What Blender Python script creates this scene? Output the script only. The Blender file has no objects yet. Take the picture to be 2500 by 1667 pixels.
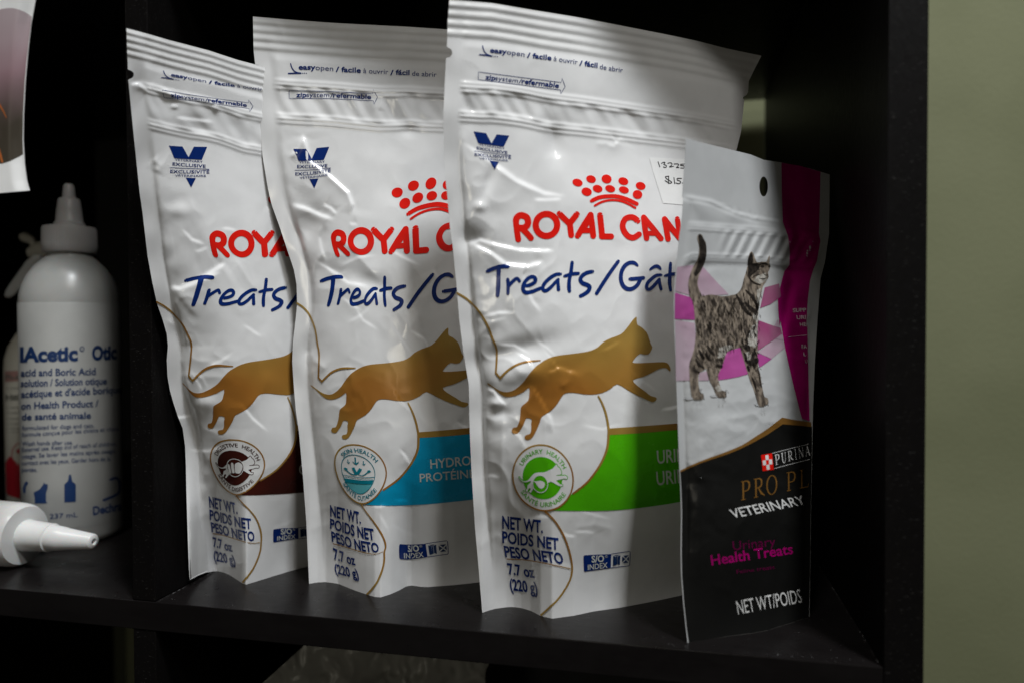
import bpy, bmesh, math, random
import numpy as np
from mathutils import Vector, Euler
from mathutils.geometry import tessellate_polygon

random.seed(7)
scene = bpy.context.scene
COL = scene.collection

# ------------------------------------------------------------------ camera
CAM = np.array([0.250638, -0.310901, 0.135944])
EUL = (1.55045398, 0.00365345, 0.21674523)
FPX = 1773.47                       # focal length in pixels of the 2500 px wide frame
cd = bpy.data.cameras.new('camera'); cam = bpy.data.objects.new('camera', cd); COL.objects.link(cam)
cam.location = CAM.tolist(); cam.rotation_euler = EUL
cd.sensor_width = 36.0; cd.lens = FPX / 2500.0 * 36.0
cd.clip_start = 0.01; cd.clip_end = 50
cd.dof.use_dof = True; cd.dof.focus_distance = 0.362; cd.dof.aperture_fstop = 4.2
cd.dof.aperture_blades = 7
scene.camera = cam

# ------------------------------------------------------------------ world, lamps, exposure
w = bpy.data.worlds.new('World'); scene.world = w; w.use_nodes = True
bg = w.node_tree.nodes['Background']; bg.inputs[0].default_value = (1.0, 0.94, 0.82, 1); bg.inputs[1].default_value = 0.028
scene.view_settings.view_transform = 'Standard'; scene.view_settings.look = 'None'
scene.view_settings.exposure = 0; scene.view_settings.gamma = 1

def area(name, direction, dist, size, energy, col, target=(0.17, 0.03, 0.13)):
    ld = bpy.data.lights.new(name, 'AREA'); ld.shape = 'RECTANGLE'; ld.size, ld.size_y = size
    ld.energy = energy; ld.color = col
    o = bpy.data.objects.new(name, ld); COL.objects.link(o)
    d = Vector(direction).normalized(); o.location = Vector(target) + d * dist
    o.rotation_euler = (-d).to_track_quat('-Z', 'Y').to_euler()
    return o
area('ceiling_panel_light', (0.92, -1.0, 2.5), 1.9, (0.24, 0.24), 33.0, (0.935, 0.97, 1.0))
area('second_panel_light', (0.80, -1.0, 1.3), 2.0, (0.15, 0.15), 6.5, (1.0, 0.98, 0.93))
area('third_panel_light', (-0.15, -1.0, 2.9), 1.9, (0.21, 0.21), 10.0, (1.0, 0.98, 0.93))
area('far_room_light', (-0.04, -1.0, 0.01), 2.8, (0.35, 0.5), 3.0, (1.0, 0.93, 0.76))

scene.cycles.max_bounces = 8
scene.cycles.use_denoising = True

# ------------------------------------------------------------------ helpers
def _rot():
    return np.array(Euler(EUL, 'XYZ').to_matrix())
RM = _rot()
def rays(x, y):
    x = np.asarray(x, float); y = np.asarray(y, float)
    v = np.stack([(x - 1250) / FPX, -(y - 833.5) / FPX, -np.ones_like(x)], -1)
    return v @ RM.T
def on_z(x, y, z=0.0):
    d = rays(x, y); t = (z - CAM[2]) / d[..., 2]; return CAM + d * t[..., None]
def on_y(x, y, yy):
    d = rays(x, y); t = (yy - CAM[1]) / d[..., 1]; return CAM + d * t[..., None]
def depth_z(x, y, z=0.0):
    d = rays(x, y); return (z - CAM[2]) / d[..., 2]
def to_px(P):
    q = (np.asarray(P) - CAM) @ RM
    return 1250 + FPX * q[..., 0] / -q[..., 2], 833.5 - FPX * q[..., 1] / -q[..., 2]
def sstep(a, b, x):
    t = np.clip((x - a) / (b - a), 0, 1); return t * t * (3 - 2 * t)

_rng = np.random.RandomState(11)
_perm = _rng.permutation(512); _ang = _rng.rand(512) * 2 * np.pi
def gnoise(x, y, seed=0):
    xi = np.floor(x).astype(int); yi = np.floor(y).astype(int); xf = x - xi; yf = y - yi
    def g(i, j, dx, dy):
        a = _ang[_perm[(_perm[(i + seed * 37) % 512] + j) % 512]]
        return np.cos(a) * dx + np.sin(a) * dy
    u = xf**3 * (xf * (xf * 6 - 15) + 10); v = yf**3 * (yf * (yf * 6 - 15) + 10)
    a = g(xi, yi, xf, yf); b = g(xi + 1, yi, xf - 1, yf); c = g(xi, yi + 1, xf, yf - 1); d = g(xi + 1, yi + 1, xf - 1, yf - 1)
    return (a * (1 - u) + b * u) * (1 - v) + (c * (1 - u) + d * u) * v * 1.0

def seg_dist(x, y, pts):
    """distance to a polyline, the side it lies on and the position along it 0..1"""
    best = np.full(np.shape(x), 1e9); side = np.zeros(np.shape(x)); pos = np.zeros(np.shape(x))
    L = [math.dist(pts[i], pts[i + 1]) for i in range(len(pts) - 1)]; T = sum(L); acc = 0
    for i in range(len(pts) - 1):
        ax, ay = pts[i]; bx, by = pts[i + 1]; dx, dy = bx - ax, by - ay; l2 = dx * dx + dy * dy
        t = np.clip(((x - ax) * dx + (y - ay) * dy) / l2, 0, 1)
        d = np.hypot(x - ax - t * dx, y - ay - t * dy)
        s = np.sign((x - ax) * dy - (y - ay) * dx)
        m = d < best
        best = np.where(m, d, best); side = np.where(m, s, side); pos = np.where(m, (acc + t * L[i]) / T, pos)
        acc += L[i]
    return best, side, pos
def catmull(pts, n=6, closed=False):
    P = [np.array(p, float) for p in pts]
    if len(P) < 3: return [tuple(p) for p in P]
    out = []; m = len(P)
    for i in range(m if closed else m - 1):
        p0 = P[(i - 1) % m] if closed or i > 0 else P[0]; p1 = P[i]; p2 = P[(i + 1) % m]
        p3 = P[(i + 2) % m] if closed or i + 2 < m else P[-1]
        for k in range(n):
            t = k / n
            out.append(tuple(0.5 * ((2 * p1) + (-p0 + p2) * t + (2 * p0 - 5 * p1 + 4 * p2 - p3) * t * t + (-p0 + 3 * p1 - 3 * p2 + p3) * t**3)))
    if not closed: out.append(tuple(P[-1]))
    return out

# ------------------------------------------------------------------ objects
def tag(o, label=None, cat=None, group=None, kind=None):
    if label: o['label'] = label
    if cat: o['category'] = cat
    if group: o['group'] = group
    if kind: o['kind'] = kind
    return o
def empty(name, loc, label, cat, group=None):
    o = bpy.data.objects.new(name, None); o.empty_display_size = 0.02; o.location = [float(v) for v in loc]
    COL.objects.link(o); return tag(o, label, cat, group)
def mesh_obj(name, V, Fc, mat, parent=None, smooth=True, normals=None):
    V = np.asarray(V, float)
    if parent is not None: V = V - np.array(parent_world(parent))
    me = bpy.data.meshes.new(name); me.from_pydata(V.tolist(), [], [tuple(int(i) for i in f) for f in Fc]); me.update()
    if smooth: me.polygons.foreach_set('use_smooth', [True] * len(me.polygons))
    if normals is not None: me.normals_split_custom_set_from_vertices(np.asarray(normals, float).tolist())
    me.materials.append(mat)
    o = bpy.data.objects.new(name, me); COL.objects.link(o)
    if parent is not None: o.parent = parent
    return o
def parent_world(p):
    v = Vector((0, 0, 0))
    while p is not None: v += p.location; p = p.parent
    return tuple(v)
def box_obj(name, lo, hi, mat, parent=None, bevel=0.0004):
    base = Vector(parent_world(parent)) if parent else Vector((0, 0, 0))
    bm = bmesh.new(); bmesh.ops.create_cube(bm, size=1)
    for v in bm.verts:
        v.co = Vector([lo[i] + (v.co[i] + 0.5) * (hi[i] - lo[i]) for i in range(3)]) - base
    if bevel: bmesh.ops.bevel(bm, geom=bm.edges[:], offset=bevel, segments=2, affect='EDGES', profile=0.6)
    me = bpy.data.meshes.new(name); bm.to_mesh(me); bm.free(); me.materials.append(mat)
    o = bpy.data.objects.new(name, me); COL.objects.link(o)
    if parent: o.parent = parent
    return o
def lathe(name, prof, mat, parent=None, origin=(0, 0, 0), axis=(0, 0, 1), n=64, cap=True, ribs=()):
    """prof: list of (radius, height along axis)"""
    a = Vector(axis).normalized(); u = a.orthogonal().normalized(); v = a.cross(u)
    V = []; Fc = []
    for i, (r0_, h) in enumerate(prof):
        for k in range(n):
            t = 2 * math.pi * k / n; r = r0_ * (0.985 if i in ribs and k % 4 < 2 else 1.0)
            V.append(Vector(origin) + a * h + (u * math.cos(t) + v * math.sin(t)) * r)
    for i in range(len(prof) - 1):
        for k in range(n):
            Fc.append((i * n + k, i * n + (k + 1) % n, (i + 1) * n + (k + 1) % n, (i + 1) * n + k))
    if cap:
        Fc.append(tuple(range(n))[::-1]); Fc.append(tuple((len(prof) - 1) * n + k for k in range(n)))
    o = mesh_obj(name, [tuple(p) for p in V], Fc, mat, parent)
    m = o.data
    import_sharp(m)
    return o
def import_sharp(me, ang=50):
    bm = bmesh.new(); bm.from_mesh(me); bmesh.ops.recalc_face_normals(bm, faces=bm.faces[:])
    for e in bm.edges:
        if len(e.link_faces) == 2 and e.calc_face_angle(0) > math.radians(ang): e.smooth = False
    bm.to_mesh(me); bm.free()

# ------------------------------------------------------------------ materials
def mat(name, col, rough=0.4, metal=0.0, spec=0.5, bump=0.0, bscale=200.0, coat=0.0, col2=None, cscale=60.0, cmin=0.4, cmax=0.6, rough2=None, stretch=None, detail=3.0, trans=0.0, sss=0.0):
    m = bpy.data.materials.new(name); m.use_nodes = True; nt = m.node_tree; N = nt.nodes; L = nt.links
    b = N['Principled BSDF']
    b.inputs['Base Color'].default_value = (*col, 1); b.inputs['Roughness'].default_value = rough
    b.inputs['Metallic'].default_value = metal; b.inputs['Specular IOR Level'].default_value = spec
    b.inputs['Coat Weight'].default_value = coat; b.inputs['Coat Roughness'].default_value = 0.12
    if sss: b.inputs['Subsurface Weight'].default_value = sss; b.inputs['Subsurface Scale'].default_value = 0.004
    tc = N.new('ShaderNodeTexCoord'); mp = N.new('ShaderNodeMapping'); L.new(tc.outputs['Object'], mp.inputs['Vector'])
    if stretch: mp.inputs['Scale'].default_value = stretch
    nz = N.new('ShaderNodeTexNoise'); nz.inputs['Scale'].default_value = cscale; nz.inputs['Detail'].default_value = detail
    L.new(mp.outputs[0], nz.inputs['Vector'])
    cr = N.new('ShaderNodeValToRGB'); L.new(nz.outputs[0], cr.inputs[0])
    c2 = col2 if col2 else tuple(c * 0.94 for c in col)
    cr.color_ramp.elements[0].position = cmin; cr.color_ramp.elements[0].color = (*c2, 1)
    cr.color_ramp.elements[1].position = cmax; cr.color_ramp.elements[1].color = (*col, 1)
    L.new(cr.outputs[0], b.inputs['Base Color'])
    mr = N.new('ShaderNodeMapRange'); mr.inputs[3].default_value = rough; mr.inputs[4].default_value = rough2 if rough2 else min(1, rough * 1.25)
    n3 = N.new('ShaderNodeTexNoise'); n3.inputs['Scale'].default_value = cscale * 1.7; L.new(tc.outputs['Object'], n3.inputs['Vector'])
    L.new(n3.outputs[0], mr.inputs[0]); L.new(mr.outputs[0], b.inputs['Roughness'])
    if bump:
        n2 = N.new('ShaderNodeTexNoise'); n2.inputs['Scale'].default_value = bscale; n2.inputs['Detail'].default_value = 4
        L.new(mp.outputs[0], n2.inputs['Vector'])
        bp = N.new('ShaderNodeBump'); bp.inputs['Strength'].default_value = bump; bp.inputs['Distance'].default_value = 0.0006
        L.new(n2.outputs[0], bp.inputs['Height']); L.new(bp.outputs[0], b.inputs['Normal'])
    return m
FB = dict(bump=0.025, bscale=260.0)
M_FILM = mat('white_pouch_film', (0.82, 0.82, 0.82), 0.11, spec=0.6, rough2=0.20, **FB)
M_SEAL = mat('white_seal_film', (0.76, 0.76, 0.755), 0.34, spec=0.5, **FB)
M_BACK = mat('pouch_back_film', (0.74, 0.74, 0.73), 0.35)
M_NAVY = mat('navy_print', (0.002, 0.022, 0.155), 0.22, spec=0.55, **FB)
M_RED = mat('red_print', (0.80, 0.012, 0.006), 0.22, spec=0.45, **FB)
M_GOLD = mat('gold_print', (0.38, 0.235, 0.050), 0.28, metal=0.15, col2=(0.34, 0.15, 0.026), cscale=22, cmin=0.38, cmax=0.55, **FB)  # orange mottling paints warm reflections into the gold
M_GOLDC = mat('gold_foil_print', (0.40, 0.245, 0.052), 0.26, metal=0.15, col2=(0.37, 0.15, 0.025), cscale=14, cmin=0.30, cmax=0.52, detail=1.0, **FB)  # orange patches in the colour stand in for reflections on the foil
M_GREEN = mat('green_print', (0.075, 0.45, 0.002), 0.24, **FB)
M_CYAN = mat('blue_band_print', (0.001, 0.30, 0.52), 0.24, **FB)
M_TEAL = mat('teal_print', (0.002, 0.20, 0.27), 0.24, **FB)
M_TEAL2 = mat('pale_teal_print', (0.10, 0.42, 0.47), 0.24, **FB)
M_BROWN = mat('maroon_print', (0.034, 0.008, 0.006), 0.24, col2=(0.052, 0.008, 0.005), cscale=25, **FB)
M_GREY = mat('pale_print', (0.62, 0.64, 0.60), 0.3, **FB)
M_WHT = mat('white_print', (0.80, 0.80, 0.79), 0.26, **FB)
M_FILM4 = mat('satin_white_film', (0.50, 0.51, 0.515), 0.34, spec=0.4, rough2=0.45, **FB)
M_BLACK = mat('black_print', (0.009, 0.009, 0.0085), 0.28, spec=0.34, **FB)
M_MAG = mat('magenta_print', (0.42, 0.0, 0.16), 0.35, spec=0.4, col2=(0.34, 0.0, 0.13), **FB)
M_MAG2 = mat('bright_magenta_print', (0.42, 0.08, 0.29), 0.35, spec=0.4, col2=(0.33, 0.04, 0.22), cscale=30, **FB)
M_PINK = mat('pale_pink_print', (0.45, 0.35, 0.41), 0.35, spec=0.4, col2=(0.42, 0.28, 0.36), cscale=26, **FB)
M_PINK2 = mat('dusky_pink_print', (0.34, 0.13, 0.22), 0.35, spec=0.4, col2=(0.28, 0.05, 0.15), cscale=30, **FB)
M_FUR = mat('tabby_fur_print', (0.28, 0.23, 0.18), 0.35, spec=0.4, col2=(0.065, 0.052, 0.043), cscale=520, cmin=0.36, cmax=0.62, detail=8, stretch=(1.0, 1.0, 0.45), **FB)
M_FURD = mat('dark_fur_print', (0.035, 0.028, 0.023), 0.35, spec=0.4, col2=(0.012, 0.01, 0.009), cscale=700, **FB)
M_FURL = mat('pale_fur_print', (0.46, 0.44, 0.40), 0.35, spec=0.4, col2=(0.26, 0.24, 0.21), cscale=500, **FB)
M_GSH = mat('soft_grey_print', (0.36, 0.37, 0.38), 0.35, spec=0.4, col2=(0.46, 0.47, 0.48), cscale=300, cmin=0.35, cmax=0.65, **FB)
M_PAPER = mat('label_paper', (0.84, 0.84, 0.83), 0.6, spec=0.3)
M_INK = mat('pen_ink', (0.01, 0.01, 0.013), 0.5)
M_GOLD4 = mat('bronze_print', (0.33, 0.16, 0.035), 0.3, metal=0.4, **FB)
M_DIMMAG = mat('deep_magenta_print', (0.30, 0.0, 0.11), 0.35, **FB)
M_OFFW = mat('dim_white_print', (0.45, 0.45, 0.44), 0.35, **FB)
M_SHELF = mat('black_brown_laminate', (0.0038, 0.0032, 0.0031), 0.45, spec=0.10, bump=0.35, bscale=420.0, col2=(0.0035, 0.003, 0.003), cscale=180, stretch=(1, 1, 0.35), rough2=0.55)
def add_painted_glints(m, amount, scl, rot):  # pale flecks in the base colour, painting the sparkle of the grain
    nt = m.node_tree; N = nt.nodes; L = nt.links; b = N['Principled BSDF']; old = b.inputs['Base Color'].links[0].from_socket
    tc = N.new('ShaderNodeTexCoord'); mp = N.new('ShaderNodeMapping'); mp.inputs['Rotation'].default_value = (0, rot, 0); mp.inputs['Scale'].default_value = (0.32, 1, 1.3)
    L.new(tc.outputs['Object'], mp.inputs[0]); nz = N.new('ShaderNodeTexNoise'); nz.inputs['Scale'].default_value = scl; nz.inputs['Detail'].default_value = 2; L.new(mp.outputs[0], nz.inputs['Vector'])
    cr = N.new('ShaderNodeValToRGB'); cr.color_ramp.elements[0].position = 0.66; cr.color_ramp.elements[0].color = (0, 0, 0, 1); cr.color_ramp.elements[1].position = 0.76; cr.color_ramp.elements[1].color = (1, 1, 1, 1)
    L.new(nz.outputs[0], cr.inputs[0]); mx = N.new('ShaderNodeMix'); mx.data_type = 'RGBA'; L.new(cr.outputs[0], mx.inputs[0]); L.new(old, mx.inputs[6]); mx.inputs[7].default_value = (amount, amount * 0.97, amount * 0.92, 1)
    L.new(mx.outputs[2], b.inputs['Base Color'])
add_painted_glints(M_SHELF, 0.034, 1500, 0.65)
M_SHELFH = mat('black_brown_laminate_board', (0.0055, 0.0046, 0.0047), 0.20, spec=0.20, bump=0.12, bscale=300.0, col2=(0.007, 0.006, 0.006), cscale=90, stretch=(0.3, 1, 1), rough2=0.42)
M_DUST = mat('dust', (0.28, 0.28, 0.28), 0.9)
M_WALL = mat('olive_wall_paint', (0.172, 0.180, 0.103), 0.7, spec=0.25, bump=0.45, bscale=230.0, col2=(0.150, 0.158, 0.088), cscale=7)
M_DARKBOX = mat('black_box_plastic', (0.006, 0.006, 0.006), 0.6)
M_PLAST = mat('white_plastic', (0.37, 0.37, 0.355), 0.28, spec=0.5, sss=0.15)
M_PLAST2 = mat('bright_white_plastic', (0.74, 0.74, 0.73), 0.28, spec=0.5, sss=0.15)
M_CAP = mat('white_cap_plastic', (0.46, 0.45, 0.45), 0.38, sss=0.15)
M_CREAM = mat('cream_plastic', (0.50, 0.48, 0.41), 0.4)
M_LNAVY = mat('label_navy_ink', (0.004, 0.03, 0.12), 0.4)
M_LBLUE = mat('label_blue_ink', (0.003, 0.026, 0.105), 0.4)
M_LRED = mat('label_red_ink', (0.32, 0.006, 0.015), 0.4)
M_LPINK = mat('label_faded_red_ink', (0.36, 0.20, 0.18), 0.4)
M_LGREY = mat('label_grey_ink', (0.14, 0.14, 0.12), 0.4)
M_BROWNBOX = mat('brown_carton', (0.030, 0.021, 0.016), 0.7)
M_DRED = mat('carton_red_ink', (0.05, 0.012, 0.01), 0.6)
M_MILKY = mat('milky_zip_bag_film', (0.34, 0.335, 0.30), 0.3, spec=0.5, **FB)

# ------------------------------------------------------------------ pouch film: a sheet with relief in front of the camera-facing side
class Film:
    def __init__(s, ctrl, left, right, top, bottom, relief, shelf_bottom=True, lift=None):
        # ctrl: four (px, py, depth) -> smooth depth of the flat sheet
        A = np.array([[1, x, y, x * y] for x, y, _ in ctrl]); s.k = np.linalg.solve(A, np.array([1.0 / t for *_, t in ctrl]))
        s.L, s.R, s.T, s.B = [np.array(v, float) for v in (left, right, top, bottom)]
        s.relief = relief; s.shelf_bottom = shelf_bottom; s.lift = lift
    def t0(s, x, y): return 1.0 / (s.k[0] + s.k[1] * x + s.k[2] * y + s.k[3] * x * y)
    def uv(s, x, y):
        yt = np.interp(x, s.T[:, 0], s.T[:, 1]); yb = np.interp(x, s.B[:, 0], s.B[:, 1])
        v = (y - yt) / (yb - yt)
        xl = np.interp(y, s.L[:, 1], s.L[:, 0]); xr = np.interp(y, s.R[:, 1], s.R[:, 0])
        return (x - xl) / (xr - xl), v
    def depth(s, x, y):
        u, v = s.uv(x, y); t = s.t0(x, y); h = s.relief(x, y, u, v) / 1000.0
        if s.shelf_bottom:
            yb = np.interp(x, s.B[:, 0], s.B[:, 1])
            ts = depth_z(x, yb); hb = s.t0(x, yb) - ts
            if s.lift is not None: hb = hb + s.lift(u) / 1000.0
            wgt = sstep(0.70, 1.0, v) ** 1.5
            h = h * (1 - wgt) + hb * wgt
        return t - h
    def bake(s, q=1.8, sig=0.9):
        x0, x1 = min(s.L[:, 0].min(), s.T[:, 0].min()) - 30, max(s.R[:, 0].max(), s.T[:, 0].max()) + 60; y0, y1 = s.T[:, 1].min() - 40, s.B[:, 1].max() + 30
        s.q = q; s.x0, s.y0 = x0, y0; xs = np.arange(x0, x1, q); ys = np.arange(y0, y1, q)
        X, Y = np.meshgrid(xs, ys); D = s.depth(X, Y)
        k = np.exp(-0.5 * (np.arange(-3, 4) / sig) ** 2); k /= k.sum()
        E_ = np.pad(D, 3, mode='reflect', reflect_type='odd'); E_ = sum(k[i] * E_[i:i + D.shape[0]] for i in range(7)); E_ = sum(k[i] * E_[:, i:i + D.shape[1]] for i in range(7))
        yb = np.interp(X, s.B[:, 0], s.B[:, 1]); wb = sstep(14, 4, np.abs(Y - yb)) if s.shelf_bottom else 0.0
        s.D = E_ * (1 - wb) + D * wb
    def point(s, x, y):
        if not hasattr(s, 'D'): s.bake()
        i = np.clip((x - s.x0) / s.q, 0, s.D.shape[1] - 1.001); j = np.clip((y - s.y0) / s.q, 0, s.D.shape[0] - 1.001)
        a = i.astype(int); b = j.astype(int); fx = i - a; fy = j - b; D = s.D
        d = (D[b, a] * (1 - fx) + D[b, a + 1] * fx) * (1 - fy) + (D[b + 1, a] * (1 - fx) + D[b + 1, a + 1] * fx) * fy
        return CAM + rays(x, y) * d[..., None]
    def lookup(s, x, y, off=0.0, e=2.5):
        x = np.asarray(x, float); y = np.asarray(y, float)
        P = s.point(x, y); a = s.point(x + e, y) - s.point(x - e, y); b = s.point(x, y + e) - s.point(x, y - e)
        n = np.cross(b, a); n /= np.linalg.norm(n, axis=-1, keepdims=True)
        tocam = CAM - P; sgn = np.sign((n * tocam).sum(-1)); n = n * sgn[..., None]
        off = np.asarray(off, float)
        return P + n * (off[..., None] if off.ndim else off), n
    def grid(s, nu, nv, dense=()):
        def res(poly, ts):
            d = np.r_[0, np.cumsum(np.hypot(*np.diff(poly, axis=0).T))]; d /= d[-1]
            return np.stack([np.interp(ts, d, poly[:, 0]), np.interp(ts, d, poly[:, 1])], -1)
        U = np.linspace(0, 1, nu); V = np.linspace(0, 1, nv)
        T = res(s.T, U); B = res(s.B, U); L = res(s.L, V); R = res(s.R, V)
        u = U[None, :, None]; v = V[:, None, None]
        G = (1 - v) * T[None] + v * B[None] + (1 - u) * L[:, None] + u * R[:, None] \
            - ((1 - u) * (1 - v) * T[0] + u * (1 - v) * T[-1] + (1 - u) * v * B[0] + u * v * B[-1])
        return G, U, V

def build_sheet(film, root, nu, nv, bands, mats, notch=(), holes=(), back_mat=None, thick=None, away=(0.2, 1, 0)):
    """bands: list of (name, v_end) from the top; each band is one mesh"""
    G, U, V = film.grid(nu, nv)
    X, Y = G[..., 0].copy(), G[..., 1].copy()
    for (cx, cy, rx, ry, sx) in notch:          # rounded tear notch in a side edge
        m = np.abs(Y - cy) < ry
        xe = cx + sx * rx * np.sqrt(np.clip(1 - ((Y - cy) / ry) ** 2, 0, 1))
        if sx > 0: X = np.where(m, np.maximum(X, xe), X)
        else: X = np.where(m, np.minimum(X, xe), X)
    kill = np.zeros((nv, nu), bool)
    for (cx, cy, rx, ry) in holes:
        q = np.hypot((X - cx) / rx, (Y - cy) / ry)
        kill |= q < 0.72
        ring = (q >= 0.72) & (q < 1.28)
        X = np.where(ring, cx + (X - cx) / q, X); Y = np.where(ring, cy + (Y - cy) / q, Y)
    P, Nn = film.lookup(X, Y)
    idx = np.arange(nu * nv).reshape(nv, nu)
    r0 = 0
    for name, ve, m in [(b[0], b[1], mm) for b, mm in zip(bands, mats)]:
        r1 = nv - 1 if ve >= 1 else int(round(ve * (nv - 1)))
        sub = idx[r0:r1 + 1]; base = sub[0, 0]
        a, b_, c, d = sub[:-1, :-1], sub[1:, :-1], sub[1:, 1:], sub[:-1, 1:]
        ok = ~(kill[r0:r1, :-1] | kill[r0 + 1:r1 + 1, :-1] | kill[r0 + 1:r1 + 1, 1:] | kill[r0:r1, 1:])
        Fc = np.stack([a, b_, c, d], -1)[ok] - base
        mesh_obj(name, P[r0:r1 + 1].reshape(-1, 3), Fc, m, root, normals=Nn[r0:r1 + 1].reshape(-1, 3))
        r0 = r1
    # back panel with rim
    aw = np.array(away, float); aw /= np.linalg.norm(aw)
    uu, vv = np.meshgrid(U, V)
    th = thick(uu, vv) / 1000.0
    Bk = P + aw * th[..., None]
    Bk[..., 2] = np.maximum(Bk[..., 2], P[..., 2].min())
    if kill.any():
        pass
    step = 2
    ri = sorted(set(list(range(0, nv, step)) + [nv - 1])); ci = sorted(set(list(range(0, nu, step)) + [nu - 1]))
    if kill.any(): ri, ci = list(range(nv)), list(range(nu))
    Bs = Bk[np.ix_(ri, ci)]; n1, n2 = len(ri), len(ci); ks = kill[np.ix_(ri, ci)]
    bi = np.arange(n1 * n2).reshape(n1, n2)
    ok = ~(ks[:-1, :-1] | ks[1:, :-1] | ks[1:, 1:] | ks[:-1, 1:])
    Fc = np.stack([bi[:-1, :-1], bi[:-1, 1:], bi[1:, 1:], bi[1:, :-1]], -1)[ok].tolist()
    VV = Bs.reshape(-1, 3).tolist()
    def rim(front, back_ids):
        o = len(VV); VV.extend(front.tolist())
        for k in range(len(front) - 1): Fc.append([o + k, o + k + 1, back_ids[k + 1], back_ids[k]])
    rim(P[ri, 0], bi[:, 0]); rim(P[ri, -1], bi[:, -1]); rim(P[0, ci], bi[0]); rim(P[-1, ci], bi[-1])
    mesh_obj('back_panel', VV, Fc, back_mat, root)

# ------------------------------------------------------------------ flat artwork laid on a film
def cut_grid(bm, step):
    xs = [v.co.x for v in bm.verts]; ys = [v.co.y for v in bm.verts]
    if not xs: return
    for lo, hi, ax in ((min(xs), max(xs), 0), (min(ys), max(ys), 1)):
        k = math.floor(lo / step) + 1
        while k * step < hi:
            co = (k * step, 0, 0) if ax == 0 else (0, k * step, 0); no = (1, 0, 0) if ax == 0 else (0, 1, 0)
            bmesh.ops.bisect_plane(bm, geom=bm.verts[:] + bm.edges[:] + bm.faces[:], plane_co=co, plane_no=no, dist=1e-5)
            k += 1
_fontcache = {}
def text_mesh(body, bold=0.0, spacing=1.0, shear=0.0):
    key = (body, bold, spacing, shear)
    if key not in _fontcache:
        c = bpy.data.curves.new('t', 'FONT'); c.body = body; c.size = 1; c.resolution_u = 3; c.offset = bold; c.space_character = spacing; c.shear = shear
        o = bpy.data.objects.new('t', c); me = o.to_mesh()
        V = np.array([v.co[:2] for v in me.vertices]) if len(me.vertices) else np.zeros((0, 2)); Fc = [tuple(p.vertices) for p in me.polygons]
        o.to_mesh_clear(); bpy.data.objects.remove(o); bpy.data.curves.remove(c)
        _fontcache[key] = (V, Fc)
    return _fontcache[key]
CAPH = 0.0
def cap_height():
    global CAPH
    if not CAPH:
        V, _ = text_mesh('H'); CAPH = float(V[:, 1].max())
    return CAPH

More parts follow.
